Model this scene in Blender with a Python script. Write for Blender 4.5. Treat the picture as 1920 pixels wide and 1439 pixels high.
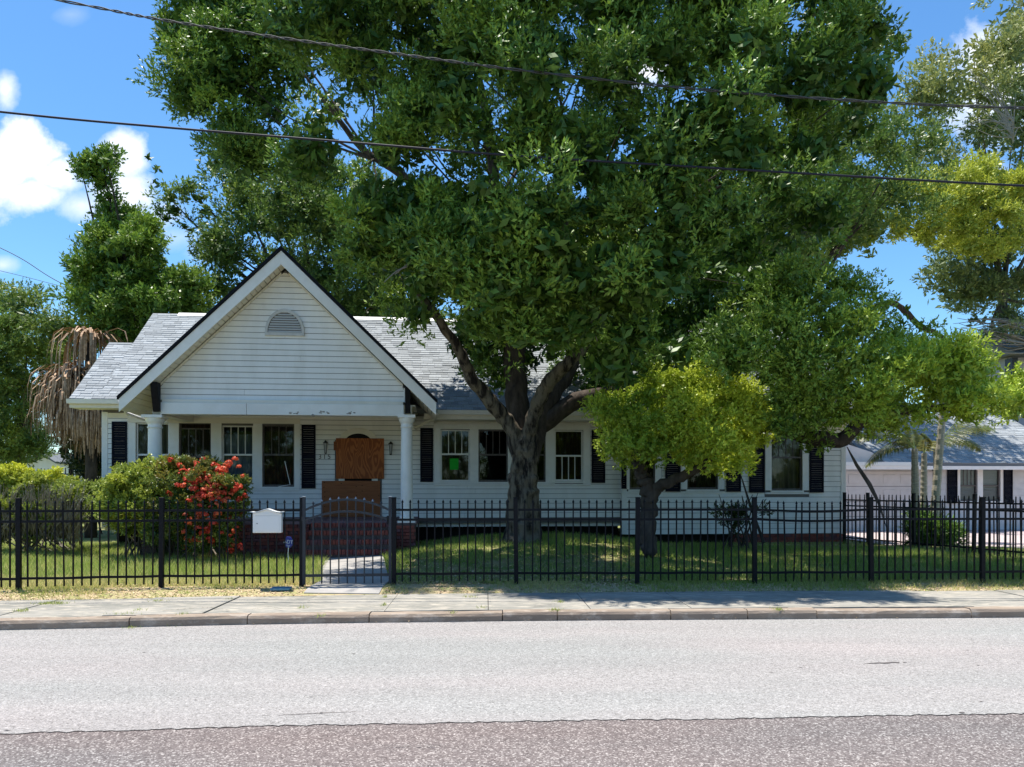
import bpy, bmesh, math, random
import numpy as np
from mathutils import Vector, Matrix
random.seed(7)
RNG = np.random.default_rng(11)
S = bpy.context.scene
COL = S.collection
for o in list(bpy.data.objects): bpy.data.objects.remove(o)

# ------------------------------------------------------------ camera, light, exposure
F = 1440.0; CX = 960.0; HV = 911.0; EYE = 1.52
cam = bpy.data.cameras.new('camera'); cam.sensor_width = 36; cam.lens = 27.0
cam.shift_y = (HV - 719.5) / 1920.0
cam.clip_start = 0.05; cam.clip_end = 3000
co = bpy.data.objects.new('camera', cam); COL.objects.link(co)
co.location = (0, 0, EYE); co.rotation_euler = (math.radians(90), 0, 0)
S.camera = co
SUN_EL = math.radians(77); SUN_AZ = math.radians(-48)      # azimuth clockwise from +Y: high, a little behind the house and to its left
sd = Vector((math.sin(SUN_AZ) * math.cos(SUN_EL), math.cos(SUN_AZ) * math.cos(SUN_EL), math.sin(SUN_EL)))
sun = bpy.data.lights.new('sun', 'SUN'); sun.energy = 4.3; sun.angle = math.radians(0.53); sun.color = (1.0, 0.95, 0.87)
so = bpy.data.objects.new('sun', sun); COL.objects.link(so); so.rotation_euler = sd.to_track_quat('Z', 'Y').to_euler(); so.location = (0, 0, 40)
S.view_settings.view_transform = 'Standard'; S.view_settings.look = 'None'
S.view_settings.exposure = 0.90; S.view_settings.gamma = 1; S.view_settings.use_curve_mapping = False

W = bpy.data.worlds.new('World'); S.world = W; W.use_nodes = True
nt = W.node_tree; N = nt.nodes; K = nt.links; N.clear()
def nd(t, **kw):
    n = N.new(t)
    for k, v in kw.items(): setattr(n, k, v)
    return n
def wmath(op, a, b=None, c=None, clamp=False):
    n = nd('ShaderNodeMath', operation=op, use_clamp=clamp)
    for i, x in enumerate((a, b, c)):
        if x is None: continue
        if hasattr(x, 'is_output'): K.new(x, n.inputs[i])
        else: n.inputs[i].default_value = x
    return n.outputs[0]
sky = nd('ShaderNodeTexSky', sky_type='NISHITA', sun_disc=False, sun_elevation=SUN_EL, sun_rotation=SUN_AZ, air_density=1.0, dust_density=0.3, ozone_density=3.5)
tc = nd('ShaderNodeTexCoord'); sp = nd('ShaderNodeSeparateXYZ'); K.new(tc.outputs['Generated'], sp.inputs[0])
hsv = nd('ShaderNodeHueSaturation'); hsv.inputs['Saturation'].default_value = 1.16; hsv.inputs['Value'].default_value = 1.0
K.new(sky.outputs[0], hsv.inputs['Color'])
tint = nd('ShaderNodeMix', data_type='RGBA', blend_type='MULTIPLY'); tint.inputs[0].default_value = 1.0
K.new(hsv.outputs[0], tint.inputs[6]); tint.inputs[7].default_value = (0.84, 1.0, 1.04, 1)
yy = wmath('MAXIMUM', wmath('ABSOLUTE', sp.outputs[1]), 0.05)
pa = wmath('DIVIDE', sp.outputs[0], yy); pb = wmath('DIVIDE', sp.outputs[2], yy)
cmb = nd('ShaderNodeCombineXYZ'); K.new(pa, cmb.inputs[0]); K.new(pb, cmb.inputs[1]); K.new(wmath('SIGN', sp.outputs[1]), cmb.inputs[2])
n1 = nd('ShaderNodeTexNoise'); n1.inputs['Scale'].default_value = 13; n1.inputs['Detail'].default_value = 9; n1.inputs['Roughness'].default_value = 0.6
K.new(cmb.outputs[0], n1.inputs['Vector'])
n2 = nd('ShaderNodeTexNoise'); n2.inputs['Scale'].default_value = 2.1; n2.inputs['Detail'].default_value = 5
K.new(cmb.outputs[0], n2.inputs['Vector'])
mask = wmath('MULTIPLY', wmath('SUBTRACT', n2.outputs[0], 0.6), 3.2, clamp=True)      # loose clouds everywhere else in the sky
mask = wmath('MULTIPLY', mask, wmath('LESS_THAN', sp.outputs[1], 0.0))
for (u, v, ru, rv, dens) in [(45, 285, 75, 62, 1.5), (-30, 320, 110, 80, 1.5), (110, 330, 62, 42, 1.1), (60, 365, 95, 38, 1.0), (150, 385, 60, 34, .7),
                             (232, 295, 52, 62, 1.3), (225, 360, 75, 60, 1.1), (300, 400, 60, 38, .55), (340, 445, 60, 30, .4),
                             (10, 168, 34, 40, .75), (135, 28, 42, 20, .3), (5, 498, 32, 18, .6), (375, 470, 38, 28, .45), (1210, 130, 70, 50, .9), (1850, 170, 110, 130, .9), (1830, 340, 80, 60, .6)]:
    a, b = (u - CX) / F, (HV - v) / F
    dx = wmath('DIVIDE', wmath('SUBTRACT', pa, a), ru / F); dz = wmath('DIVIDE', wmath('SUBTRACT', pb, b), rv / F)
    dist = wmath('SQRT', wmath('ADD', wmath('MULTIPLY', dx, dx), wmath('MULTIPLY', dz, dz)))
    m = wmath('MULTIPLY', wmath('ADD', wmath('SUBTRACT', 1.0, dist), wmath('MULTIPLY', wmath('SUBTRACT', n1.outputs[0], 0.5), 1.9)), dens * 1.5, clamp=True)
    m = wmath('MULTIPLY', m, wmath('GREATER_THAN', sp.outputs[1], 0.0))
    m = wmath('MULTIPLY', m, min(1, dens + .1))
    mask = wmath('MAXIMUM', mask, m)
n3 = nd('ShaderNodeTexNoise'); n3.inputs['Scale'].default_value = 7; n3.inputs['Detail'].default_value = 4; K.new(cmb.outputs[0], n3.inputs['Vector'])
cr = nd('ShaderNodeValToRGB'); cr.color_ramp.elements[0].position = .35; cr.color_ramp.elements[0].color = (4.6, 5.2, 6.2, 1)
cr.color_ramp.elements[1].position = .6; cr.color_ramp.elements[1].color = (6.8, 6.9, 7.1, 1); K.new(n3.outputs[0], cr.inputs[0])
mx = nd('ShaderNodeMix', data_type='RGBA'); K.new(mask, mx.inputs[0]); K.new(tint.outputs[2], mx.inputs[6]); K.new(cr.outputs[0], mx.inputs[7])
bg = nd('ShaderNodeBackground'); bg.inputs[1].default_value = 0.108; K.new(mx.outputs[2], bg.inputs[0])
wo = nd('ShaderNodeOutputWorld'); K.new(bg.outputs[0], wo.inputs[0])

# ------------------------------------------------------------ materials
def mat(name, color, rough=.7, spec=.3, noise=None, col2=None, bump=0, bscale=30, detail=6, nstretch=(1, 1, 1), attr=None, metallic=0, coord='Object', lo=.35, hi=.65):
    m = bpy.data.materials.new(name); m.use_nodes = True
    t = m.node_tree; p = t.nodes['Principled BSDF']
    p.inputs['Base Color'].default_value = (*color, 1); p.inputs['Roughness'].default_value = rough
    p.inputs['Specular IOR Level'].default_value = spec; p.inputs['Metallic'].default_value = metallic
    m.diffuse_color = (*color, 1)
    tc = t.nodes.new('ShaderNodeTexCoord'); mp = t.nodes.new('ShaderNodeMapping'); mp.inputs['Scale'].default_value = nstretch
    t.links.new(tc.outputs[coord], mp.inputs[0])
    last = None
    if noise:
        n = t.nodes.new('ShaderNodeTexNoise'); n.inputs['Scale'].default_value = noise; n.inputs['Detail'].default_value = detail; n.inputs['Roughness'].default_value = .62
        t.links.new(mp.outputs[0], n.inputs['Vector'])
        r = t.nodes.new('ShaderNodeValToRGB'); r.color_ramp.elements[0].position = lo; r.color_ramp.elements[1].position = hi
        r.color_ramp.elements[0].color = (*color, 1); r.color_ramp.elements[1].color = (*(col2 or color), 1)
        t.links.new(n.outputs[0], r.inputs[0]); last = r.outputs[0]
        t.links.new(last, p.inputs['Base Color'])
    if attr:
        a = t.nodes.new('ShaderNodeAttribute'); a.attribute_name = attr
        r2 = t.nodes.new('ShaderNodeMapRange'); r2.inputs[3].default_value = .55; r2.inputs[4].default_value = 1.45
        t.links.new(a.outputs['Fac'], r2.inputs[0])
        mm = t.nodes.new('ShaderNodeMix'); mm.data_type = 'RGBA'; mm.blend_type = 'MULTIPLY'; mm.inputs[0].default_value = 1
        if last: t.links.new(last, mm.inputs[6])
        else: mm.inputs[6].default_value = (*color, 1)
        cc = t.nodes.new('ShaderNodeCombineColor')
        for i in range(3): t.links.new(r2.outputs[0], cc.inputs[i])
        t.links.new(cc.outputs[0], mm.inputs[7]); t.links.new(mm.outputs[2], p.inputs['Base Color'])
    if bump:
        n = t.nodes.new('ShaderNodeTexNoise'); n.inputs['Scale'].default_value = bscale; n.inputs['Detail'].default_value = 8
        t.links.new(mp.outputs[0], n.inputs['Vector'])
        b = t.nodes.new('ShaderNodeBump'); b.inputs['Strength'].default_value = bump; b.inputs['Distance'].default_value = .02
        t.links.new(n.outputs[0], b.inputs['Height']); t.links.new(b.outputs[0], p.inputs['Normal'])
    return m

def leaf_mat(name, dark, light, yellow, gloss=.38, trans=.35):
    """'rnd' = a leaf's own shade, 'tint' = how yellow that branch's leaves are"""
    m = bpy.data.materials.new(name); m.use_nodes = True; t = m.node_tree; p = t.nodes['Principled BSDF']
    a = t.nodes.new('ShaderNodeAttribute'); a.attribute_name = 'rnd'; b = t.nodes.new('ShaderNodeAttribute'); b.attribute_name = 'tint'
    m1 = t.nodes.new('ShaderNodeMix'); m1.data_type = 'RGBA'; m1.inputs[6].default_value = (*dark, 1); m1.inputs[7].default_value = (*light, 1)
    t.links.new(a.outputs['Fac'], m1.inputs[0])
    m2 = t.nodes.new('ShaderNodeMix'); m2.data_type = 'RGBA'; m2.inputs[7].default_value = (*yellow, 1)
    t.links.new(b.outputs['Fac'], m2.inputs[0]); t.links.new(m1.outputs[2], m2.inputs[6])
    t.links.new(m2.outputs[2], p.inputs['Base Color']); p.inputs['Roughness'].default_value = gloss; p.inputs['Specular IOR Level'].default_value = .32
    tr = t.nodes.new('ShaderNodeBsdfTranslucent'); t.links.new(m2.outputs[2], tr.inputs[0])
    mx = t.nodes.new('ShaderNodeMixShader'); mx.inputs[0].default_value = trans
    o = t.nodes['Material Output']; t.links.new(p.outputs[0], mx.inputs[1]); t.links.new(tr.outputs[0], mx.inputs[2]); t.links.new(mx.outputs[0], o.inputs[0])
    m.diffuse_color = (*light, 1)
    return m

M = {}
M['siding'] = mat('siding_paint', (.86, .84, .795), .55, .3, 1.6, (.74, .715, .655), .05, 60, nstretch=(1.6, 1, .5), lo=.42, hi=.80)
M['trim'] = mat('trim_paint', (.84, .82, .78), .5, .35, 4, (.76, .74, .69), .06, 50, lo=.4, hi=.75)
M['cream'] = mat('bounce_warm_paint', (.80, .75, .64), .6, .3, 3, (.74, .68, .56), .05, 50)  # white trim with warm ground bounce under overhangs put into its colour
M['beam'] = mat('weathered_beam_paint', (.80, .80, .77), .55, .3, 2, (.72, .71, .67), .1, 40)
M['bare'] = mat('bare_weathered_wood', (.17, .15, .13), .9, .1, 30, (.3, .27, .23))
M['shingle'] = mat('roof_shingle', (.26, .28, .295), .9, .15, 40, (.36, .38, .39), .3, 150, attr='rnd')
M['ridge'] = mat('ridge_metal', (.62, .63, .62), .5, .4)
M['black'] = mat('black_drip_edge', (.004, .004, .006), .6, .15, 20, (.010, .010, .013))
M['shutter'] = mat('navy_black_shutter', (.003, .0035, .010), .6, .12, 10, (.006, .007, .016))
M['iron'] = mat('black_fence_metal', (.004, .0045, .0065), .55, .18, 25, (.009, .0095, .012), .05, 80)
M['iron2'] = mat('grey_black_gate_metal', (.026, .030, .038), .5, .35, 25, (.036, .041, .05), .05, 80)
M['frame'] = mat('dark_window_screen_frame', (.09, .08, .075), .6, .3, 20, (.15, .13, .12))
M['curtain'] = mat('curtain', (.03, .02, .016), .95, .05, 6, (.08, .052, .04), nstretch=(6, 1, .2))
M['curtain2'] = mat('tan_curtain', (.13, .12, .085), .95, .05, 6, (.24, .21, .16), nstretch=(6, 1, .2))
M['curtain3'] = mat('pale_blue_curtain', (.14, .17, .21), .95, .05, 6, (.26, .30, .34), nstretch=(6, 1, .2))
M['blind'] = mat('white_blind', (.45, .44, .46), .8, .1)
M['dark'] = mat('dark_interior', (.02, .018, .017), .9, .1)
M['mortar'] = mat('mortar', (.10, .065, .055), .95, .1, 25, (.17, .12, .10), .3, 60)
M['brick1'] = mat('red_brick', (.28, .075, .055), .85, .2, 14, (.24, .075, .055), .3, 60)
M['brick2'] = mat('dark_red_brick', (.19, .052, .046), .85, .2, 14, (.19, .055, .045), .3, 60)
M['brick3'] = mat('purple_brick', (.13, .055, .06), .8, .2, 14, (.20, .085, .085), .3, 60)
M['wall_shade'] = mat('crawlspace_shade', (.02, .018, .016), .95, .05)
M['bark'] = mat('grey_bark', (.075, .06, .048), .95, .1, 9, (.21, .18, .14), .9, 22, nstretch=(1, 1, .35), lo=.4, hi=.62)
M['bark_pale'] = mat('pale_bark', (.022, .018, .016), .95, .1, 5, (.16, .135, .10), .8, 24, nstretch=(1.6, 1.6, .45), lo=.40, hi=.56)
M['bark_dark'] = mat('dark_bark', (.04, .033, .028), .95, .1, 8, (.10, .08, .065), .9, 24, nstretch=(1, 1, .35))
M['twig'] = mat('bare_grey_twigs', (.22, .20, .17), .9, .1, 8, (.32, .29, .25))
M['wire'] = mat('cable_grey', (.06, .06, .065), .6, .3)
M['wire2'] = mat('cable_black', (.02, .018, .03), .6, .3)
M['white'] = mat('white_enamel', (.80, .80, .78), .35, .5, 2, (.76, .76, .73))
M['steel'] = mat('lock_steel', (.25, .25, .27), .35, .5, metallic=.8)
M['sign'] = mat('blue_sign', (.010, .022, .25), .4, .5, 12, (.02, .035, .30))
M['signtxt'] = mat('sign_lettering', (.62, .65, .75), .5, .4)
M['paper'] = mat('green_paper', (.015, .42, .03), .7, .2)
M['lid'] = mat('blue_plastic', (.03, .16, .30), .55, .4, 30, (.14, .28, .36))
M['lamp'] = mat('black_lamp_metal', (.012, .012, .012), .45, .4)
M['lglass'] = mat('lamp_glass_pale', (.35, .34, .32), .2, .5)
M['num'] = mat('brass_numbers', (.05, .035, .025), .5, .4, metallic=.3)
M['deadfrond'] = mat('dead_palm_frond', (.26, .165, .10), .9, .12, 12, (.56, .39, .26), attr='rnd')
M['litter'] = mat('dry_leaf_litter', (.38, .27, .17), .9, .1, 20, (.66, .49, .32), attr='rnd')
M['path'] = mat('path_concrete', (.40, .375, .345), .9, .15, 2.5, (.29, .28, .265), .2, 60)
M['soil'] = mat('bare_soil_bed', (.20, .15, .11), .95, .1, 6, (.34, .27, .20), .5, 40)
M['garage'] = mat('garage_door_paint', (.68, .63, .60), .55, .3, 2, (.60, .55, .52))
M['gsiding'] = mat('garage_siding_paint', (.66, .64, .62), .6, .3, 2, (.56, .55, .54))
M['violet'] = mat('far_house_wall', (.42, .42, .46), .8, .1)
M['palmtrunk'] = mat('ringed_palm_trunk', (.30, .27, .20), .85, .15, 30, (.46, .42, .33), .4, 60, nstretch=(.3, .3, 2.0))
M['shaft'] = mat('green_crownshaft', (.16, .22, .08), .6, .3)

def glass():
    m = bpy.data.materials.new('window_glass'); m.use_nodes = True; t = m.node_tree; t.nodes.remove(t.nodes['Principled BSDF'])
    g = t.nodes.new('ShaderNodeBsdfGlossy'); g.inputs['Roughness'].default_value = .03; g.inputs['Color'].default_value = (.9, .95, 1, 1)
    tr = t.nodes.new('ShaderNodeBsdfTransparent'); tr.inputs[0].default_value = (.72, .75, .76, 1)
    fr = t.nodes.new('ShaderNodeFresnel'); fr.inputs[0].default_value = 1.5
    nz = t.nodes.new('ShaderNodeTexNoise'); nz.inputs['Scale'].default_value = 2.2; bp = t.nodes.new('ShaderNodeBump'); bp.inputs['Strength'].default_value = .05
    t.links.new(nz.outputs[0], bp.inputs['Height']); t.links.new(bp.outputs[0], g.inputs['Normal'])
    ad = t.nodes.new('ShaderNodeMath'); ad.operation = 'ADD'; ad.inputs[1].default_value = .0; t.links.new(fr.outputs[0], ad.inputs[0])
    mx = t.nodes.new('ShaderNodeMixShader'); t.links.new(ad.outputs[0], mx.inputs[0]); t.links.new(tr.outputs[0], mx.inputs[1]); t.links.new(g.outputs[0], mx.inputs[2])
    t.links.new(mx.outputs[0], t.nodes['Material Output'].inputs[0]); return m
M['glass'] = glass()

def asphalt(name, base, dark, light, scale, pink):
    m = bpy.data.materials.new(name); m.use_nodes = True; t = m.node_tree; p = t.nodes['Principled BSDF']
    p.inputs['Roughness'].default_value = .92; p.inputs['Specular IOR Level'].default_value = .2
    tc = t.nodes.new('ShaderNodeTexCoord')
    v = t.nodes.new('ShaderNodeTexVoronoi'); v.inputs['Scale'].default_value = scale; v.inputs['Randomness'].default_value = 1
    t.links.new(tc.outputs['Object'], v.inputs['Vector'])
    sp = t.nodes.new('ShaderNodeSeparateColor'); t.links.new(v.outputs['Color'], sp.inputs[0])
    r = t.nodes.new('ShaderNodeValToRGB'); e = r.color_ramp.elements
    e[0].position = 0; e[0].color = (*dark, 1); e[1].position = 1; e[1].color = (*light, 1)
    x = e.new(.3); x.color = (*base, 1); x = e.new(.72); x.color = (*base, 1)
    t.links.new(sp.outputs[0], r.inputs[0])
    n = t.nodes.new('ShaderNodeTexNoise'); n.inputs['Scale'].default_value = .55; n.inputs['Detail'].default_value = 5
    mp = t.nodes.new('ShaderNodeMapping'); mp.inputs['Scale'].default_value = (.35, 1.3, 1); t.links.new(tc.outputs['Object'], mp.inputs[0]); t.links.new(mp.outputs[0], n.inputs['Vector'])
    r2 = t.nodes.new('ShaderNodeValToRGB'); r2.color_ramp.elements[0].position = .35; r2.color_ramp.elements[1].position = .68
    r2.color_ramp.elements[0].color = (.9, .93, .92, 1); r2.color_ramp.elements[1].color = (*pink, 1); t.links.new(n.outputs[0], r2.inputs[0])
    mm = t.nodes.new('ShaderNodeMix'); mm.data_type = 'RGBA'; mm.blend_type = 'MULTIPLY'; mm.inputs[0].default_value = 1
    t.links.new(r.outputs[0], mm.inputs[6]); t.links.new(r2.outputs[0], mm.inputs[7])
    n4 = t.nodes.new('ShaderNodeTexNoise'); n4.inputs['Scale'].default_value = 26; n4.inputs['Detail'].default_value = 3; t.links.new(tc.outputs['Object'], n4.inputs['Vector'])
    r4 = t.nodes.new('ShaderNodeMapRange'); r4.inputs[1].default_value = .3; r4.inputs[2].default_value = .7; r4.inputs[3].default_value = .88; r4.inputs[4].default_value = 1.1; t.links.new(n4.outputs[0], r4.inputs[0])
    n5 = t.nodes.new('ShaderNodeTexNoise'); n5.inputs['Scale'].default_value = 1; n5.inputs['Detail'].default_value = 4; m5 = t.nodes.new('ShaderNodeMapping'); m5.inputs['Scale'].default_value = (.09, 1.6, 1); t.links.new(tc.outputs['Object'], m5.inputs[0]); t.links.new(m5.outputs[0], n5.inputs['Vector'])
    r5 = t.nodes.new('ShaderNodeMapRange'); r5.inputs[1].default_value = .32; r5.inputs[2].default_value = .68; r5.inputs[3].default_value = .94; r5.inputs[4].default_value = 1.05; t.links.new(n5.outputs[0], r5.inputs[0])
    m6 = t.nodes.new('ShaderNodeMath'); m6.operation = 'MULTIPLY'; t.links.new(r4.outputs[0], m6.inputs[0]); t.links.new(r5.outputs[0], m6.inputs[1]); r4 = m6
    vm = t.nodes.new('ShaderNodeVectorMath'); vm.operation = 'SCALE'; t.links.new(mm.outputs[2], vm.inputs[0]); t.links.new(r4.outputs[0], vm.inputs[3])
    t.links.new(vm.outputs[0], p.inputs['Base Color'])
    b = t.nodes.new('ShaderNodeBump'); b.inputs['Strength'].default_value = .5; b.inputs['Distance'].default_value = .006
    t.links.new(v.outputs['Distance'], b.inputs['Height']); t.links.new(b.outputs[0], p.inputs['Normal'])
    return m
M['road_light'] = asphalt('worn_pale_asphalt', (.30, .287, .275), (.17, .16, .15), (.45, .43, .41), 105, (1.04, .99, .985))
M['road_dark'] = asphalt('rosy_dark_asphalt', (.165, .142, .138), (.09, .076, .074), (.42, .39, .37), 95, (1.08, 1.0, .95))

def slabmat(name, c1, c2, c3):
    m = mat(name, c1, .92, .15, 1.6, c2, .25, 70, coord='Object', nstretch=(.5, 1.4, 1)); t = m.node_tree; p = t.nodes['Principled BSDF']
    src = p.inputs['Base Color'].links[0].from_socket
    n = t.nodes.new('ShaderNodeTexNoise'); n.inputs['Scale'].default_value = 7; n.inputs['Detail'].default_value = 10; n.inputs['Roughness'].default_value = .7
    tc = t.nodes.new('ShaderNodeTexCoord'); mp = t.nodes.new('ShaderNodeMapping'); mp.inputs['Scale'].default_value = (.6, 2, 1); t.links.new(tc.outputs['Object'], mp.inputs[0]); t.links.new(mp.outputs[0], n.inputs['Vector'])
    r = t.nodes.new('ShaderNodeMapRange'); r.inputs[1].default_value = .50; r.inputs[2].default_value = .66; t.links.new(n.outputs[0], r.inputs[0])
    mm = t.nodes.new('ShaderNodeMix'); mm.data_type = 'RGBA'; mm.inputs[7].default_value = (*c3, 1); t.links.new(r.outputs[0], mm.inputs[0]); t.links.new(src, mm.inputs[6])
    t.links.new(mm.outputs[2], p.inputs['Base Color']); return m
M['walk'] = slabmat('sidewalk_concrete', (.33, .31, .27), (.20, .195, .17), (.47, .42, .34))
M['kerb'] = slabmat('kerb_concrete', (.34, .27, .205), (.23, .18, .14), (.44, .37, .30))
M['ground'] = mat('far_ground_grass', (.10, .13, .04), .95, .1, 1.5, (.20, .20, .09), .4, 30)
M['lawn'] = mat('lawn_soil_and_thatch', (.13, .17, .045), .95, .08, 2.2, (.28, .23, .12), .6, 40, lo=.4, hi=.68)
M['verge'] = mat('dry_verge', (.46, .36, .22), .95, .08, 5, (.28, .29, .11), .6, 60, lo=.42, hi=.66)
M['plywood'] = None

def plywood():
    m = bpy.data.materials.new('plywood_grain'); m.use_nodes = True; t = m.node_tree; p = t.nodes['Principled BSDF']; p.inputs['Roughness'].default_value = .75; p.inputs['Specular IOR Level'].default_value = .2
    tc = t.nodes.new('ShaderNodeTexCoord'); mp = t.nodes.new('ShaderNodeMapping'); mp.inputs['Scale'].default_value = (3.4, 3.0, 1.3); t.links.new(tc.outputs['Object'], mp.inputs[0])
    n = t.nodes.new('ShaderNodeTexNoise'); n.inputs['Scale'].default_value = .9; n.inputs['Detail'].default_value = 1.5; t.links.new(mp.outputs[0], n.inputs['Vector'])
    mu = t.nodes.new('ShaderNodeMath'); mu.operation = 'MULTIPLY'; mu.inputs[1].default_value = 95; t.links.new(n.outputs[0], mu.inputs[0])
    si = t.nodes.new('ShaderNodeMath'); si.operation = 'SINE'; t.links.new(mu.outputs[0], si.inputs[0])
    r = t.nodes.new('ShaderNodeValToRGB'); r.color_ramp.elements[0].position = .1; r.color_ramp.elements[1].position = .75
    r.color_ramp.elements[0].color = (.42, .135, .042, 1); r.color_ramp.elements[1].color = (.25, .072, .024, 1)
    mr = t.nodes.new('ShaderNodeMapRange'); mr.inputs[1].default_value = -1; t.links.new(si.outputs[0], mr.inputs[0]); t.links.new(mr.outputs[0], r.inputs[0]); t.links.new(r.outputs[0], p.inputs['Base Color'])
    return m
M['plywood'] = plywood()
M['plywood2'] = mat('brown_plywood', (.25, .085, .03), .75, .2, 5, (.19, .06, .022), .05, 50, nstretch=(.5, 1, 6))
M['plylow'] = mat('lower_board', (.34, .125, .05), .75, .2, 6, (.24, .085, .035), nstretch=(.5, 1, 8))

L_big = leaf_mat('laurel_leaf', (.028, .080, .012), (.27, .43, .068), (.46, .58, .055), .46, .20)
L_small = leaf_mat('crape_leaf', (.14, .23, .02), (.34, .48, .055), (.60, .68, .075), .42, .36)
L_vine = leaf_mat('vine_leaf', (.05, .12, .02), (.22, .36, .05), (.34, .44, .06), .42, .25)
L_far = leaf_mat('far_leaf', (.05, .105, .025), (.21, .33, .07), (.50, .54, .07), .45, .28)
L_oak = leaf_mat('grey_oak_leaf', (.10, .15, .055), (.30, .38, .14), (.54, .48, .12), .48, .3)
L_bush = leaf_mat('hedge_leaf', (.14, .20, .03), (.38, .45, .09), (.64, .66, .06), .42, .35)
L_ix = leaf_mat('ixora_leaf', (.035, .08, .02), (.20, .26, .05), (.75, .36, .04), .38, .3)
L_flower = leaf_mat('red_petal', (.55, .035, .02), (.85, .13, .07), (.90, .30, .10), .5, .3)
L_grass = leaf_mat('grass_blade', (.14, .24, .035), (.34, .45, .08), (.72, .60, .28), .55, .45)
L_palm = leaf_mat('palm_leaflet', (.03, .065, .012), (.11, .16, .03), (.28, .24, .07), .4, .3)
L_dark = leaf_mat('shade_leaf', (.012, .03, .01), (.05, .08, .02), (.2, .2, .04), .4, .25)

# ------------------------------------------------------------ helpers
def link(o, parent=None):
    COL.objects.link(o)
    if parent: o.parent = parent
    return o
def mesh(name, v, f, m=None, parent=None, loc=None, smooth=False):
    me = bpy.data.meshes.new(name); me.from_pydata([tuple(x) for x in v], [], f); me.update()
    if m: me.materials.append(m)
    if smooth: me.polygons.foreach_set('use_smooth', [True] * len(me.polygons))
    o = bpy.data.objects.new(name, me)
    if loc: o.location = loc
    return link(o, parent)
class MB:
    def __init__(s): s.v = []; s.f = []
    def box(s, x0, x1, y0, y1, z0, z1):
        b = len(s.v)
        s.v += [(x0, y0, z0), (x1, y0, z0), (x1, y1, z0), (x0, y1, z0), (x0, y0, z1), (x1, y0, z1), (x1, y1, z1), (x0, y1, z1)]
        s.f += [(b, b+3, b+2, b+1), (b+4, b+5, b+6, b+7), (b, b+1, b+5, b+4), (b+1, b+2, b+6, b+5), (b+2, b+3, b+7, b+6), (b+3, b, b+4, b+7)]; return s
    def poly(s, pts):
        b = len(s.v); s.v += [tuple(p) for p in pts]; s.f.append(tuple(range(b, b + len(pts)))); return s
    def prism(s, pts, axis, a, b_):
        """extrude 2D polygon pts along axis ('y': pts are (x,z); 'x': (y,z); 'z': (x,y))"""
        n = len(pts); b = len(s.v)
        for q in (a, b_):
            for p in pts:
                s.v.append({'y': (p[0], q, p[1]), 'x': (q, p[0], p[1]), 'z': (p[0], p[1], q)}[axis])
        s.f.append(tuple(range(b, b + n))); s.f.append(tuple(range(b + 2*n - 1, b + n - 1, -1)))
        for i in range(n): j = (i + 1) % n; s.f.append((b+i, b+n+i, b+n+j, b+j))
        return s
    def tube(s, pts, rad, seg=8, cap=True, wob=0, rnd=None):
        pts = [Vector(p) for p in pts]; n = len(pts)
        if not hasattr(rad, '__len__'): rad = [rad] * n
        b = len(s.v); up = Vector((0.13, 0.99, 0.07))
        for i, p in enumerate(pts):
            d = (pts[min(i+1, n-1)] - pts[max(i-1, 0)]).normalized()
            if abs(d.dot(up)) > .95: up = Vector((.99, .1, .05))
            a = d.cross(up).normalized(); c = d.cross(a).normalized()
            for k in range(seg):
                t = 2 * math.pi * k / seg; r = rad[i] * (1 + (wob * math.sin(3*t + i*.7) * .5 + (rnd.uniform(-wob, wob) if rnd else 0)))
                s.v.append(tuple(p + (a * math.cos(t) + c * math.sin(t)) * r))
        for i in range(n - 1):
            for k in range(seg):
                k2 = (k + 1) % seg; s.f.append((b+i*seg+k, b+i*seg+k2, b+(i+1)*seg+k2, b+(i+1)*seg+k))
        if cap: s.f.append(tuple(b + k for k in range(seg))[::-1]); s.f.append(tuple(b + (n-1)*seg + k for k in range(seg)))
        return s
    def lathe(s, prof, cx, cy, seg=24):
        b = len(s.v)
        for (r, z) in prof:
            for k in range(seg): t = 2*math.pi*k/seg; s.v.append((cx + r*math.cos(t), cy + r*math.sin(t), z))
        for i in range(len(prof) - 1):
            for k in range(seg): k2 = (k+1) % seg; s.f.append((b+i*seg+k, b+i*seg+k2, b+(i+1)*seg+k2, b+(i+1)*seg+k))
        s.f.append(tuple(b + k for k in range(seg))[::-1]); s.f.append(tuple(b + (len(prof)-1)*seg + k for k in range(seg))); return s
    def build(s, name, m, parent=None, smooth=False, bevel=0, **kw):
        o = mesh(name, s.v, s.f, m, parent, smooth=smooth, **kw)
        if bevel:
            b = o.modifiers.new('bevel', 'BEVEL'); b.width = bevel; b.segments = 1; b.limit_method = 'ANGLE'
        return o
def box(name, x0, x1, y0, y1, z0, z1, m, parent=None, bevel=0):
    return MB().box(x0, x1, y0, y1, z0, z1).build(name, m, parent, bevel=bevel)
def tag(o, label=None, cat=None, group=None, kind=None):
    if label: o['label'] = label
    if cat: o['category'] = cat
    if group: o['group'] = group
    if kind: o['kind'] = kind
    return o
def empty(name, loc=(0, 0, 0), rz=0, **kw):
    o = bpy.data.objects.new(name, None); o.empty_display_size = .2; link(o); o.location = loc; o.rotation_euler = (0, 0, rz); return tag(o, **kw)
def P(u, v, Y): return Vector(((u - CX) / F * Y, Y, EYE + (HV - v) / F * Y))
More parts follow.
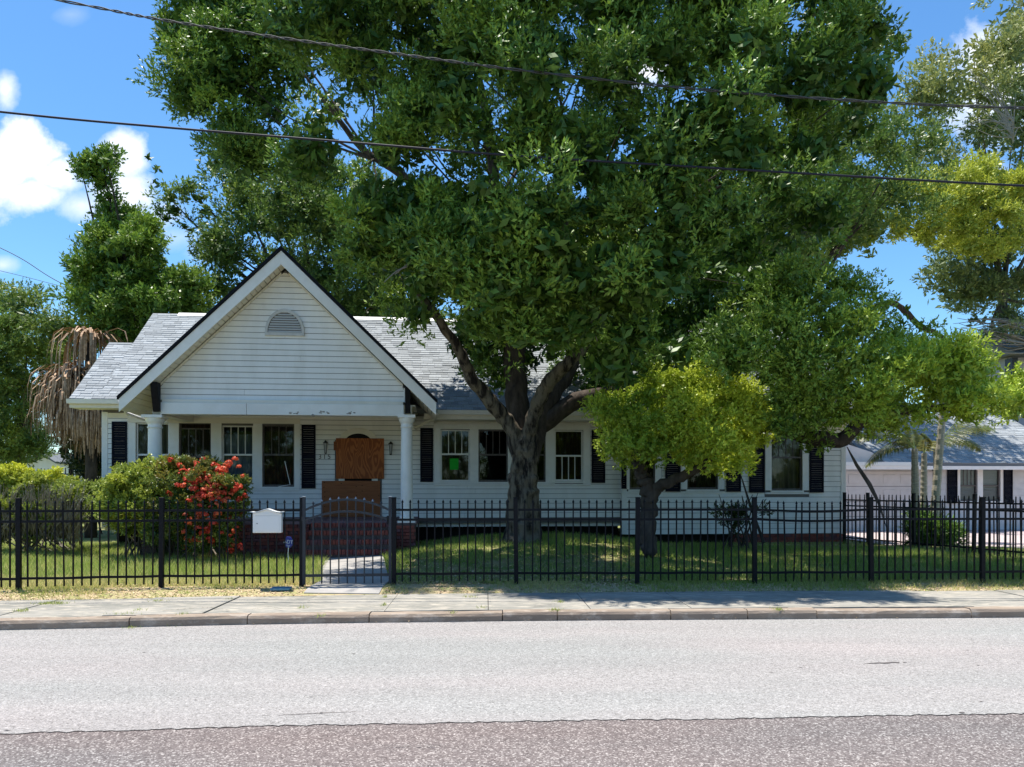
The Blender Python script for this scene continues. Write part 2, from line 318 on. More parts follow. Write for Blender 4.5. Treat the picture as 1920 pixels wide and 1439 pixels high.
class Frame:
    def __init__(s, O, tan): s.O = Vector(O); s.th = math.atan(tan); s.c = math.cos(s.th); s.s = math.sin(s.th)
    def to_local(s, w): d = Vector(w) - s.O; return Vector((d.x*s.c + d.y*s.s, -d.x*s.s + d.y*s.c, d.z))
    def L(s, u, v, y):
        c = s.to_local((0, 0, EYE)); d = Vector(((u-CX)/F, 1, (HV-v)/F)); d = Vector((d.x*s.c + d.y*s.s, -d.x*s.s + d.y*s.c, d.z))
        t = (y - c.y) / d.y; q = c + d*t; return q.x, q.z
def sstep(a, b, x):
    t = np.clip((x - a) / (b - a), 0, 1); return t*t*(3 - 2*t)
def gz(X, Y):
    """height of the yard: a low mound round the two front trees"""
    X = np.asarray(X, float); Y = np.asarray(Y, float)
    h = .27 * np.exp(-((X - .6) / 2.7)**4) * sstep(13.0, 16.5, Y) + .05*sstep(13, 17, Y)*sstep(-3, 0, X)
    h = h + .02*np.sin(X*1.3 + 1) * np.sin(Y*1.1)
    return h * sstep(12.2, 14, Y) * (1 - .8*sstep(18.5, 20, Y))

# ------------------------------------------------------------ setting: ground, road, kerb, sidewalk, lawn
kx = [-40, -5.97, -4.56, -3.24, -1.77, 0, 2.95, 6.5, 40]; ky = [5.6, 8.95, 9.13, 9.30, 9.43, 9.55, 9.67, 9.80, 11.0]
def kerbY(x): return float(np.interp(x, kx, ky))
sx = [-40, -7.0, -3.65, -2.0, 0, 3.8, 7.7, 40]; sy = [7.6, 10.5, 10.92, 11.10, 11.25, 11.41, 11.56, 13.0]
def walkY(x): return float(np.interp(x, sx, sy))
def seamY(x): return float(np.interp(x, [-40, -3.48, -1.8, 0, 1.86, 3.79, 40], [2.6, 5.217, 5.38, 5.49, 5.575, 5.69, 7.2]))
fx = [-30, -7.13, -5.22, -3.18, -1.82, .066, 1.93, 3.76, 5.59, 7.35, 9.3, 30]; fy = [9.6, 11.1, 11.43, 11.57, 11.72, 11.8, 11.85, 11.9, 11.95, 12.0, 12.08, 13]
def fenceY(x): return float(np.interp(x, fx, fy))
ROADZ = -.17
tag(mesh('ground', [(-900, -700, -.26), (900, -700, -.26), (900, 1500, -.26), (-900, 1500, -.26)], [(0, 1, 2, 3)], M['ground']), kind='structure')
xs = [round(-40 + i*.5, 3) for i in range(161)]
def strip(name, ya, yb, z, m, xs=xs, n=1):
    v = []; f = []
    for x in xs:
        for k in range(n + 1): t = k / n; v.append((x, ya(x)*(1-t) + yb(x)*t, z))
    q = n + 1
    for i in range(len(xs) - 1):
        for k in range(n): f.append((i*q+k, (i+1)*q+k, (i+1)*q+k+1, i*q+k+1))
    return mesh(name, v, f, m)
tag(strip('road', lambda x: -4.0, lambda x: kerbY(x) + .05, ROADZ, M['road_dark']), kind='structure')
def seam_rough(x): return seamY(x) + .007*math.sin(x*3.1) + .006*math.sin(x*23) + random.uniform(-.016, .016)
tag(strip('road_lane', seam_rough, lambda x: kerbY(x) + .04, ROADZ + .006, M['road_light'], [round(-12 + i*.04, 3) for i in range(601)]), kind='structure')
# small marks on the road: gravel crumbs, tar spots, a thin crack
mk = MB()
for k in range(46):
    x = random.uniform(-6, 6.5); y = random.uniform(5.0, 9.2); a = random.uniform(.008, .028); b = a*random.uniform(.25, .5)
    pts = [(x + a*math.cos(t)*random.uniform(.7, 1.2), y + b*math.sin(t)*random.uniform(.7, 1.2), ROADZ + .011) for t in [i*math.pi/3.5 for i in range(7)]]
    mk.poly(pts)
for (u0, v0, u1, v1, w) in [(490, 1345, 718, 1334, .004), (1620, 1246, 1722, 1243, .018), (720, 1402, 860, 1401, .003)]:
    pr = []
    for i in range(15):
        t = i/14; u = u0 + (u1-u0)*t; v = v0 + (v1-v0)*t; Y = 1440*1.69/(v-911); pr.append(((u-960)/1440*Y, Y + random.uniform(-.012, .012), w*math.sin(math.pi*min(1, t*1.1+.05)) + .001))
    for i in range(14):
        if random.random() < .2: continue
        a, b = pr[i], pr[i+1]; mk.poly([(a[0], a[1]-a[2], ROADZ+.0105), (b[0], b[1]-b[2], ROADZ+.0105), (b[0], b[1]+b[2], ROADZ+.0105), (a[0], a[1]+a[2], ROADZ+.0105)])
tag(mk.build('road_marks', mat('tar_spots', (.13, .115, .11), .9, .1)), kind='stuff', label='small tar spots and cracks on the pale asphalt')
# kerb: cast segments with joints
kerb = empty('kerb', (0, 0, 0)); tag(kerb, kind='structure')
joints = [-16, -14.1, -12.2, -10.3, -8.6, -6.9]; x = -6.9
for u in (240, 463, 692, 942, 1045, 1258, 1402, 1532, 1822):
    Y = 9.5 - .0; joints.append((u-960)/1440*kerbY((u-960)/1440*9.5))
joints += [7.6, 9.5, 11.4, 13.3, 15.2]
for a, b in zip(joints[:-1], joints[1:]):
    n = max(2, int((b-a)/.2)); v = []; f = []; g = .006
    dz = random.uniform(-.006, .006); dy = random.uniform(-.008, .008)
    prof = [(0, ROADZ - .03), (.0, ROADZ+.075), (.018, ROADZ+.108), (.05, ROADZ+.118), (.17, ROADZ+.118), (.17, ROADZ - .03)]
    for i in range(n+1):
        x = a + g + (b-a-2*g)*i/n; y = kerbY(x) + dy
        for (py, pz) in prof: v.append((x, y + py + (random.uniform(-.004, .004) if 0 < i < n else 0), pz + dz + (random.uniform(-.003, .003))))
    q = len(prof)
    for i in range(n):
        for k in range(q-1): f.append((i*q+k, (i+1)*q+k, (i+1)*q+k+1, i*q+k+1))
    f.append(tuple(range(q))); f.append(tuple(n*q+k for k in range(q))[::-1])
    mesh('kerb_segment', v, f, M['kerb'], kerb)
# sidewalk slabs
walk = empty('sidewalk', (0, 0, 0)); tag(walk, kind='structure')
tag(strip('sidewalk_base', lambda x: kerbY(x) + .1, lambda x: walkY(x), ROADZ + .06, M['soil'], [v for v in xs if -17 < v < 16]), kind='structure').parent = walk
sj = [-15.7, -14.2, -12.7, -11.2, -9.9, -8.6, -7.4, -6.2, -4.95, -3.80, -2.75, -1.60, -.30, 1.0, 2.3, 3.55, 4.75, 6.0, 7.3, 8.8, 10.3, 11.8, 13.3, 14.8]
for a, b in zip(sj[:-1], sj[1:]):
    g = .0045; v = []; n = 4; z = ROADZ + .118 + random.uniform(-.006, .006); tz = random.uniform(-.006, .006); sk = -.035
    for i in range(n+1):
        x = a + g + (b-a-2*g)*i/n; y0 = kerbY(x) + .185; y1 = walkY(x)
        for (y, dx) in ((y0, 0), (y1, (y1-y0)*sk)): 
            for zz in (0, -.07): v.append((x + dx, y, z + zz + tz*i/n))
    f = []
    for i in range(n): c = i*4; f += [(c, c+4, c+6, c+2), (c, c+1, c+5, c+4), (c+2, c+6, c+7, c+3)]
    f += [(0, 2, 3, 1), (n*4, n*4+1, n*4+3, n*4+2)]
    mesh('slab', v, f, M['walk'], walk)
def lz(x, y):
    e = sstep(0, 1, (y - np.interp(x, sx, sy))/.5); return -.065 + .06*e + gz(x, y)
# old cracks, patched chips and dirt lines on the slabs
ck = MB(); wz_ = ROADZ + .118 + .0135
def pg(u, v, z=ROADZ+.118): Y = F*(EYE - z)/(v - HV); return ((u-CX)/F*Y, Y)
for path_, w in (([(180, 1158), (250, 1157), (330, 1155)], .006), ([(300, 1148), (340, 1144), (365, 1142)], .010), ([(375, 1141), (398, 1141), (430, 1147)], .007), ([(472, 1145), (500, 1139), (530, 1144), (545, 1138)], .006), ([(694, 1150), (702, 1146), (720, 1142)], .012), ([(1000, 1139), (1030, 1136), (1044, 1134)], .008), ([(1560, 1148), (1620, 1147), (1680, 1149)], .005), ([(1700, 1123), (1740, 1130), (1790, 1137)], .006), ([(20, 1160), (70, 1160), (150, 1159)], .006), ([(800, 1150), (870, 1150), (940, 1151)], .005)):
    P2 = [pg(*q) for q in path_]
    for (a, b) in zip(P2[:-1], P2[1:]):
        n = 9; pr = [(a[0]+(b[0]-a[0])*k/n, a[1]+(b[1]-a[1])*k/n + random.uniform(-.01, .01), w*random.uniform(.3, 1.2)) for k in range(n+1)]
        for p, q in zip(pr[:-1], pr[1:]):
            if random.random() < .12: continue
            ck.poly([(p[0], p[1]-p[2], wz_), (q[0], q[1]-q[2], wz_), (q[0], q[1]+q[2], wz_), (p[0], p[1]+p[2], wz_)])
tag(ck.build('sidewalk_cracks', mat('crack_dirt', (.085, .075, .055), .95, .05)), kind='stuff', label='thin dirty cracks across the sidewalk slabs')
# yard terrain
nx, ny = 150, 60; vv = []; ff = []
for i in range(nx+1):
    x = -30 + 60*i/nx; y0 = walkY(x) - .01
    for j in range(ny+1):
        y = y0 + (40 - y0)*(j/ny)**1.5
        e = float(sstep(0, 1, (y - y0)/.5)); vv.append((x, y, -.065 + .06*e + float(gz(x, y))))
for i in range(nx):
    for j in range(ny): a = i*(ny+1)+j; ff.append((a, a+ny+1, a+ny+2, a+1))
lawn = mesh('lawn', vv, ff, M['lawn'], smooth=True); tag(lawn, kind='structure')
def lz(x, y):
    e = sstep(0, 1, (y - np.interp(x, sx, sy))/.5); return -.065 + .06*e + gz(x, y)
tag(strip('verge_strip', lambda x: walkY(x) + .015, lambda x: fenceY(x) + .15, 0, M['verge'], [v for v in xs if -17 < v < 16], 6), kind='structure')
vs = bpy.data.objects['verge_strip'].data
for q in vs.vertices: q.co.z = float(lz(q.co.x, q.co.y)) + .006
# path from gate to steps
pth = []
fl = [(-3.02, 11.12, -1.93, 11.12), (-3.03, 12.3, -1.95, 12.3), (-3.45, 14, -2.3, 14), (-4.02, 16.45, -2.75, 16.45)]
path = empty('front_path', (0, 0, 0)); tag(path, kind='structure')
cuts = [0, .075, .30, .50, .75, 1.0]
def pathpt(t, s):
    d = [0, .22, .54, 1.0]; i = max(k for k in range(4) if d[k] <= min(t, .9999)); i = min(i, 2); w = (t - d[i])/(d[i+1]-d[i]); A, B = fl[i], fl[i+1]
    return (A[0]+(B[0]-A[0])*w)*(1-s) + (A[2]+(B[2]-A[2])*w)*s, A[1]+(B[1]-A[1])*w
for a, b in zip(cuts[:-1], cuts[1:]):
    v = []; f = []; n = 3
    for i in range(n+1):
        t = a + .004 + (b - a - .008)*i/n
        for s_ in (0, 1):
            x, y = pathpt(t, s_)
            for zz in (.024, -.05): v.append((x, y, zz + float(lz(x, y)) - .004))
    for i in range(n): c = i*4; f += [(c, c+2, c+6, c+4), (c, c+4, c+5, c+1), (c+2, c+3, c+7, c+6)]
    f += [(0, 1, 3, 2), (n*4, n*4+2, n*4+3, n*4+1)]
    mesh('slab', v, f, M['path'], path)
# driveway right
dm = mat('pink_pavers', (.50, .42, .40), .9, .15, 3, (.40, .34, .33), .2, 40); t = dm.node_tree
br = t.nodes.new('ShaderNodeTexBrick'); br.inputs['Scale'].default_value = 4.5; br.inputs['Color1'].default_value = (.58, .47, .45, 1); br.inputs['Color2'].default_value = (.44, .37, .36, 1); br.inputs['Mortar'].default_value = (.25, .2, .19, 1); br.inputs['Mortar Size'].default_value = .02
tcx = t.nodes.new('ShaderNodeTexCoord'); t.links.new(tcx.outputs['Object'], br.inputs['Vector']); t.links.new(br.outputs[0], t.nodes['Principled BSDF'].inputs['Base Color'])
tag(mesh('driveway', [(9.4, 18.7, .03), (13.5, 12.5, .03), (30, 12.5, .03), (30, 26.2, .03), (9.3, 26.2, .03)], [(0, 1, 2, 3, 4)], dm), kind='structure')

# ------------------------------------------------------------ the house
TAN = .10
HF = Frame((0, 20, 0), TAN)
house = empty('house', (0, 20, 0), HF.th, label='white clapboard bungalow with a big front gable, grey shingle roof and boarded front door', cat='house')
L = HF.L
WY = -.12     # the right wing's wall stands a little in front
def plank(x0, x1, z0, z1, y, parent, m, a=None, b=None):
    """one lap board; a,b: top-edge x when its ends follow a sloping rake"""
    a = x0 if a is None else a; b = x1 if b is None else b; e = .004
    w = random.uniform(-.0015, .0015)
    g = .010      # open gap under the next board's lip; dark backing draws its shadow line
    v = [(x0, y-.022+w, z0), (x1, y-.022+w, z0), (b, y-.008+w, z1-g), (a, y-.008+w, z1-g), (x0, y, z0+.002), (x1, y, z0+.002), (b, y, z1-g), (a, y, z1-g)]
    f = [(0, 1, 2, 3), (0, 4, 5, 1), (0, 3, 7, 4), (1, 5, 6, 2), (3, 2, 6, 7)]
    return mesh('siding_board', v, f, m, parent)
def siding(x0, x1, z0, z1, y, holes, parent, m, e=.127, breaks=()):
    z = z0
    while z < z1 - .01:
        zt = min(z + e, z1); iv = [(x0, x1)]
        for (a, b, c, d) in holes:
            if min(d, zt) - max(c, z) > .55*(zt - z):
                nv = []
                for (p, q) in iv:
                    if b <= p or a >= q: nv.append((p, q)); continue
                    if a > p: nv.append((p, a))
                    if b < q: nv.append((b, q))
                iv = nv
        for (p, q) in iv:
            if q - p > .03:
                L_ = q - p
                if L_ > 4.5:
                    c = p + L_*random.uniform(.3, .7); plank(p, c-.002, z, zt, y, parent, m); plank(c+.002, q, z, zt, y, parent, m)
                else: plank(p, q, z, zt, y, parent, m)
        z = zt
def wallsheet(name, x0, x1, z0, z1, y, holes, m, parent, th=.1):
    X = sorted({x0, x1, *[h[0] for h in holes if x0 < h[0] < x1], *[h[1] for h in holes if x0 < h[1] < x1]}); Z = sorted({z0, z1, *[h[2] for h in holes if z0 < h[2] < z1], *[h[3] for h in holes if z0 < h[3] < z1]})
    b = MB()
    for i in range(len(X)-1):
        for j in range(len(Z)-1):
            cx, cz = (X[i]+X[i+1])/2, (Z[j]+Z[j+1])/2
            if any(h[0] < cx < h[1] and h[2] < cz < h[3] for h in holes): continue
            b.box(X[i], X[i+1], y + .003, y + th, Z[j], Z[j+1])
    return b.build(name, m, parent)
def window(u0, u1, v0, v1, y, parent, up=4, low=0, cur='curtain', sash='trim', vm=852, curz=None, drop=0, fr=L):
    x0, z1 = fr(u0, v0, y); x1, z0 = fr(u1, v1, y); x0b, _ = fr(u0, v1, y)
    zm = fr((u0+u1)/2, vm, y)[1]
    w = MB(); t = .035
    w.box(x0, x0+t, y+.03, y+.085, z0, z1); w.box(x1-t, x1, y+.03, y+.085, z0, z1); w.box(x0+t, x1-t, y+.03, y+.085, z1-t-drop, z1-drop); w.box(x0+t, x1-t, y+.03, y+.085, z0, z0+t*1.5)
    win = w.build('window', M[sash], parent, bevel=.003)
    box('meeting_rail', x0+t, x1-t, y+.022, y+.075, zm-.022, zm+.022, M[sash], win)
    def bars(za, zb, n):
        for k in range(1, n):
            xx = x0+t + (x1-x0-2*t)*k/n; box('muntin', xx-.009, xx+.009, y+.044, y+.07, za, zb, M[sash], win)
    if up: bars(zm+.022, z1-t-drop, up)
    if low: bars(z0+t*1.5, zm-.022, low)
    mesh('pane', [(x0+t, y+.058, zm), (x1-t, y+.058, zm), (x1-t, y+.058, z1-t-drop), (x0+t, y+.058, z1-t-drop)], [(0, 1, 2, 3)], M['glass'], win)
    mesh('pane', [(x0+t, y+.066, z0+t), (x1-t, y+.066, z0+t), (x1-t, y+.066, zm), (x0+t, y+.066, zm)], [(0, 1, 2, 3)], M['glass'], win)
    if cur:   # a pleated curtain behind the panes
        zt = z1 if curz is None else z1 - (z1-z0)*curz; b = MB(); n = 26; v = []; f = []
        for k in range(n+1):
            xx = x0 + (x1-x0)*k/n; yy_ = y + .2 + .025*math.sin(k*1.35 + u0)
            v += [(xx, yy_, z0-.05), (xx, yy_, zt)]
        for k in range(n): f.append((2*k, 2*k+2, 2*k+3, 2*k+1))
        mesh('curtain', v, f, M[cur], win)
    sx0, sx1 = x0 - .03, x1 + .03
    box('sill', x0-.03, x1+.03, y-.045, y+.03, z0-.05, z0-.002, M['trim'], win, bevel=.004)
    return (x0, x1, z0, z1)
def shutter(u0, u1, v0, v1, y, parent, fr=L):
    x0, z1 = fr(u0, v0, y); x1, z0 = fr(u1, v1, y); b = MB(); t = .04
    b.box(x0, x0+t, y-.055, y-.022, z0, z1); b.box(x1-t, x1, y-.055, y-.022, z0, z1); b.box(x0+t, x1-t, y-.054, y-.022, z1-.06, z1); b.box(x0+t, x1-t, y-.054, y-.022, z0, z0+.06); zc = (z0+z1)/2
    b.box(x0+t, x1-t, y-.054, y-.022, zc-.03, zc+.03)
    n = 26
    for k in range(n):
        za = z0+.06 + (z1-z0-.12)*k/n; zb = za + (z1-z0-.12)/n*.9
        b.prism([(y-.049, za), (y-.045, za), (y-.028, zb), (y-.032, zb)], 'x', x0+t, x1-t)
    return b.build('shutter', M['shutter'], parent)
def hole(u0, u1, v0, v1, y, pad=0, fr=L):
    x0, z1 = fr(u0, v0, y); x1, z0 = fr(u1, v1, y); return (x0-pad, x1+pad, z0-pad, z1+pad)

xL = L(193, 850, 0)[0]; xW = L(1166, 900, 0)[0]; xR = L(1584, 900, WY)[0]
zTop = 3.42; zB = L(900, 971, 0)[1]; zBW = L(1400, 1001, WY)[1]
wl = [(255, 317, 793, 912), (336, 396, 795, 912), (416, 475, 798, 912), (492, 552, 797, 913), (826, 881, 806, 904), (897, 952, 806, 904), (969, 1023, 806, 904), (1040, 1093, 807, 903)]
wr = [(1180, 1228, 812, 918), (1288, 1346, 812, 918), (1446, 1504, 809, 920)]
holes = [hole(*w, 0) for w in wl]; rholes = [hole(*w, WY) for w in wr]
door = (*[L(u, 900, 0)[0] for u in (640, 706)], .73, L(670, 822, 0)[1])
trimL = (L(240, 850, 0)[0], L(563, 850, 0)[0], L(400, 921, 0)[1], L(400, 784, 0)[1])
trimR = (L(813, 850, 0)[0], L(1107, 850, 0)[0], L(960, 911, 0)[1], L(960, 795, 0)[1])
# plain wall behind the boards, window and door openings left open
M['lap_shadow'] = mat('lap_shadow_backing', (.17, .16, .15), .95, .05)  # dark backing seen through the board gaps, stands in for lap shadows
wallsheet('wall', xL, xW, .55, zTop, 0, holes + [door], M['lap_shadow'], house)
wallsheet('wall', xW+.004, xR, zBW, zTop, WY, rholes, M['lap_shadow'], house)
arch = (L(628, 850, 0)[0], L(716, 850, 0)[0], .73, L(672, 803, 0)[1])
siding(xL+.12, xW-.03, zB, zTop-.1, 0, [trimL, trimR, (L(211, 850, 0)[0], L(239, 850, 0)[0], 0, 0), (arch[0], arch[1], .7, L(672, 822, 0)[1])], house, M['siding'], .125)
siding(xW+.1, xR-.12, zBW, zTop-.1, WY, [hole(u0-13, u1+13, v0-10, v1+8, WY) for (u0, u1, v0, v1) in wr], house, M['siding'], .14)
box('corner_board', xL-.02, xL+.12, -.03, .08, .5, zTop-.08, M['trim'], house, .005)
box('corner_board', xR-.12, xR+.02, WY-.03, WY+.08, zBW-.02, zTop-.08, M['trim'], house, .005)
box('corner_board', xW-.03, xW+.1, WY-.022, WY+.10, zBW, zTop-.1, M['trim'], house, .004)
# casing sheets round the two window groups (stiles, head, sill board)
def casing(T, hs, y, head=.16):
    X0, X1, Z0, Z1 = T; hs = sorted(hs); e = [X0] + [q for h in hs for q in (h[0], h[1])] + [X1]
    zt = max(h[3] for h in hs); zb = min(h[2] for h in hs)
    box('head_casing', X0, X1, y-.034, y+.002, zt, Z1, M['cream'] if X0 < -5 else M['trim'], house, .004)
    for i in range(0, len(e), 2):
        if e[i+1] - e[i] > .02: box('stile', e[i], e[i+1], y-.030, y+.03, zb-.05, zt, M['trim'], house, .004)
    box('sill_board', X0, X1, y-.038, y+.002, Z0, zb-.052, M['trim'], house, .004)
casing(trimL, holes[:4], 0); casing(trimR, holes[4:], 0)
for (u0, u1, v0, v1), h in zip(wr, rholes):
    a = hole(u0-12, u1+12, v0-9, v1+7, WY)
    for (x0, x1, z0, z1) in ((a[0], h[0], h[2], h[3]), (h[1], a[1], h[2], h[3]), (a[0], a[1], h[3], a[3]), (a[0], a[1], a[2], h[2]-.052)):
        box('casing', x0, x1, WY-.032, WY+.01, z0, z1, M['trim'], house, .004)
window(*wl[0], 0, house, 3, 0, 'curtain2', 'trim', 853); window(*wl[1], 0, house, 4, 0, 'curtain', 'frame', 857, drop=.10)
window(*wl[2], 0, house, 4, 0, 'curtain3', 'trim', 853, curz=.14); window(*wl[3], 0, house, 4, 0, 'curtain', 'frame', 853)
window(*wl[4], 0, house, 4, 0, 'curtain', 'trim', 852); window(*wl[5], 0, house, 4, 0, None, 'frame', 853)
window(*wl[6], 0, house, 4, 0, None, 'frame', 853); window(*wl[7], 0, house, 0, 4, 'curtain', 'trim', 855)
window(*wr[0], WY, house, 0, 0, 'curtain', 'frame', 860); window(*wr[1], WY, house, 4, 0, 'curtain', 'frame', 860)
window(*wr[2], WY, house, 4, 0, 'curtain2', 'frame', 858)
for a in ((211, 239, 791, 918, 0), (566, 592, 797, 916, 0), (788, 812, 803, 904, 0), (1109, 1134, 806, 906, 0), (1164.5, 1174, 806, 917, WY-.02), (1247, 1274, 812, 922, WY), (1361, 1388, 812, 922, WY), (1404, 1432, 812, 924, WY), (1517, 1543, 808, 924, WY)):
    shutter(*a, house)
# rest of the shell
shell = MB()
shell.box(xL, xL+.1, .1, 7, .4, zTop); shell.box(xR-.1, xR, WY+.1, 7, zBW, zTop); shell.box(xL, xR, 6.9, 7, .2, zTop); shell.box(xL+.1, xR-.1, .15, 6.9, .45, .55)
shell.build('shell_wall', M['siding'], house)
box('room_divider', xL+.1, xR-.1, 3.0, 3.1, .55, zTop, M['dark'], house)
# foundation: crawlspace, its shade put in as a near-black colour, with brick piers
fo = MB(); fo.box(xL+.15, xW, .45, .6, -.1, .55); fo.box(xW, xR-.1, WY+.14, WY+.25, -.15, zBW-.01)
fo.build('crawlspace_wall', M['wall_shade'], house)
box('sill_beam', L(775, 971, 0)[0], xW-.01, -.02, .16, zB-.10, zB-.004, M['frame'], house)
BR = {}
def brick(x, y, z, sx_, sy_, sz_, parent=house, m=None):
    key = (round(sx_, 3), round(sy_, 3), round(sz_, 3), (m or random.choice(['brick1', 'brick1', 'brick2', 'brick3'])))
    if key not in BR:
        o = MB().box(-sx_/2, sx_/2, -sy_/2, sy_/2, -sz_/2, sz_/2); me = bpy.data.meshes.new('brick'); me.from_pydata(o.v, [], o.f)
        me.materials.append(M[key[3]]); BR[key] = me
    o = bpy.data.objects.new('brick', BR[key]); o.location = (x, y + random.uniform(-.003, .003), z); link(o, parent); return o
def brickwall(x0, x1, z0, z1, y, skip=None, lx=.2, hz=.065):
    r = 0; z = z0
    while z + hz <= z1 + .01:
        x = x0 + (0 if r % 2 == 0 else -lx/2)
        while x < x1 - .02:
            a, b = max(x, x0), min(x + lx, x1)
            if b - a > .04: brick((a+b)/2, y, z + hz/2, b-a-.01, .09, hz)
            x += lx + .002
        z += hz + .012; r += 1
# ------ porch
PY = -2.4; FYs = -2.85
pxl = L(268, 900, PY)[0]; pxr = L(780, 900, PY)[0]; pz = .725
sxl, sxr = L(577, 1000, -3.0)[0], L(741, 1000, -3.0)[0]
box('porch_floor', pxl-.1, pxr+.02, PY-.16, -.002, pz-.06, pz, mat('porch_floor_paint', (.14, .09, .10), .7, .3, 4, (.2, .13, .14)), house)
box('porch_base', pxl-.05, pxr-.05, PY-.06, -.03, -.1, pz-.062, M['mortar'], house)
brickwall(L(438, 1000, PY)[0], sxl-.04, -.02, pz-.07, PY-.10)
# right and left piers under the columns
for (ca, cb) in ((L(744, 1000, PY)[0], pxr), (L(274, 1000, PY)[0], L(308, 1000, PY)[0])):
    if ca < -6: box('pier_core', ca, cb, PY-.15, PY+.3, -.1, pz-.06, M['mortar'], house); continue
    box('pier_core', ca+.01, cb-.01, PY-.2, PY+.3, -.1, pz-.06, M['mortar'], house)
    brickwall(ca, cb, -.05, pz-.06, PY-.25)
# steps: treads of bricks on edge
nst = 4; zs = [pz-.03, .54, .36, .17]; ys = [-2.62, -2.92, -3.22, -3.52]
st = MB()
for k in range(nst): st.box(sxl, sxr, ys[k]+.02, PY-.06, -.1 if k == nst-1 else zs[k]-.3, zs[k]-.095)
st.build('step_core', M['mortar'], house)
for k in range(nst):
    n = 24; w = (sxr-sxl)/n
    for i in range(n):
        brick(sxl + w*(i+.5), ys[k]+.10, zs[k]-.05 + random.uniform(-.003, .003), w-.012, .2, .098)
    zl = zs[k+1] if k < nst-1 else -.02
    if zs[k]-.105-zl > .03:
        x = sxl
        while x < sxr-.05:
            e_ = min(x+.2, sxr); brick((x+e_)/2, ys[k]+.07, (zs[k]-.105+zl)/2, e_-x-.01, .09, zs[k]-.115-zl); x += .21
box('step_side', sxl-.10, sxl-.002, -3.2, PY-.1, -.1, pz-.2, M['brick2'], house)
# columns
def column(u, w):
    cx = L(u, 900, PY)[0]; cy = PY + .02; zt = L(u, 777, PY-.2)[1]; r = w/2
    pr = [(r*1.28, pz), (r*1.28, pz+.05), (r*1.12, pz+.06), (r*1.16, pz+.10), (r*1.03, pz+.12)]
    for k in range(9): t = k/8; pr.append((r*(1 - .10*t**1.6), pz+.13 + (zt-.30-pz-.13)*t))
    pr += [(r*1.02, zt-.285), (r*1.04, zt-.26), (r*.94, zt-.25), (r*.94, zt-.20), (r*1.15, zt-.16), (r*1.30, zt-.11), (r*1.32, zt-.075)]
    c = MB().lathe(pr, cx, cy, 28).build('column', M['trim'], house, smooth=False)
    c.data.polygons.foreach_set('use_smooth', [len(p.vertices) == 4 for p in c.data.polygons])
    md = c.modifiers.new('e', 'EDGE_SPLIT'); md.split_angle = math.radians(35)
    box('capital', cx-r*1.4, cx+r*1.4, cy-r*1.4, cy+r*1.4, zt-.073, zt-.005, M['trim'], c, .004)
    box('plinth', cx-r*1.42, cx+r*1.42, cy-r*1.42, cy+r*1.42, pz-.04, pz-.001+.03, M['trim'], c, .004)
    return cx
c1 = column(290, .31); c2 = column(762.5, .28)
# beam with flaking paint
bx0, bz1 = L(300, 756, PY-.17); bx1, bz0 = L(757, 781, PY-.17)
bz0 = L(528, 778.5, PY-.17)[1]; bz1 = L(528, 757, PY-.17)[1]
xs_ = L(462, 770, PY-.17)[0]
for a, b in ((bx0, xs_-.004), (xs_+.004, bx1)): box('beam', a, b, PY-.17, PY+.17, bz0, bz1, M['beam'], house, .004)
box('beam_cap', bx0+.02, bx1-.02, PY-.11, PY+.1, bz1+.002, bz1+.075, M['cream'], house)
fl_ = MB()
for (u, v, s_) in ((552, 775, 9), (607, 774, 11), (657, 774, 14), (600, 755, 0), (588, 779, 2)):
    if not s_: continue
    x, z = L(u, v, PY-.174)
    for q in range(7):
        dx = random.uniform(-s_, s_)*.010; dz = random.uniform(-3, 3)*.010; a = random.uniform(.012, .045); b = random.uniform(.006, .018)
        fl_.poly([(x+dx + a*math.cos(t)*random.uniform(.6, 1.3), PY-.1725 - .0004*q, z+dz + b*math.sin(t)*random.uniform(.6, 1.3)) for t in [i*math.pi/3.5 for i in range(7)]])
tag(fl_.build('paint_flake', M['bare'], house), kind='stuff')
for cx in (c1, c2): box('side_beam', cx-.11, cx+.11, PY+.175, -.035, bz0+.02, bz1, M['cream'], house)
box('porch_ceiling', bx0-.25, bx1+.25, PY+.17, -.02, bz1+.0, bz1+.03, M['cream'], house)
# gable
A = L(527, 470, FYs); B1 = L(222.6, 748, FYs); B2 = L(818, 755, FYs)
za = A[1]; xm = A[0]
sl1 = (za - B1[1])/(xm - B1[0]); sl2 = (za - B2[1])/(B2[0] - xm)
fh = .30
def rz(x, off=0): return (za - (xm - x)*sl1 if x < xm else za - (x - xm)*sl2) - off
gw0, gw1 = L(300, 740, PY)[0], L(757, 740, PY)[0]
z = bz1 + .076; e = .1265; gy = PY + .02
zwall = za - fh - .05
row = 0
while z < zwall:
    zt = min(z+e, zwall)
    def xb(zz, side):   # where the rake's underside meets height zz
        return max(gw0, xm - (za-fh-.02-zz)/sl1) if side < 0 else min(gw1, xm + (za-fh-.02-zz)/sl2)
    a0, b0, a1, b1 = xb(z, -1), xb(z, 1), xb(zt, -1), xb(zt, 1)
    if b0 - a0 > .05:
        if row in (1, 7, 11):
            c = a0 + (b0-a0)*(.34, .58, .5)[(1, 7, 11).index(row)]; plank(a0, c-.003, z, zt, gy, house, M['siding'], a1, c-.003); plank(c+.003, b0, z, zt, gy, house, M['siding'], c+.003, b1)
        else: plank(a0, b0, z, zt, gy, house, M['siding'], a1, b1)
    z = zt; row += 1
MB().prism([(gw0, bz1), (gw1, bz1), (gw1, rz(gw1, fh)), (xm, za-fh), (gw0, rz(gw0, fh))], 'y', gy+.004, gy+.10).build('gable_wall', M['lap_shadow'], house)
box('corner_board', gw1-.005, gw1+.045, gy-.035, gy+.1, bz1+.076, rz(gw1, fh+.05), M['trim'], house)
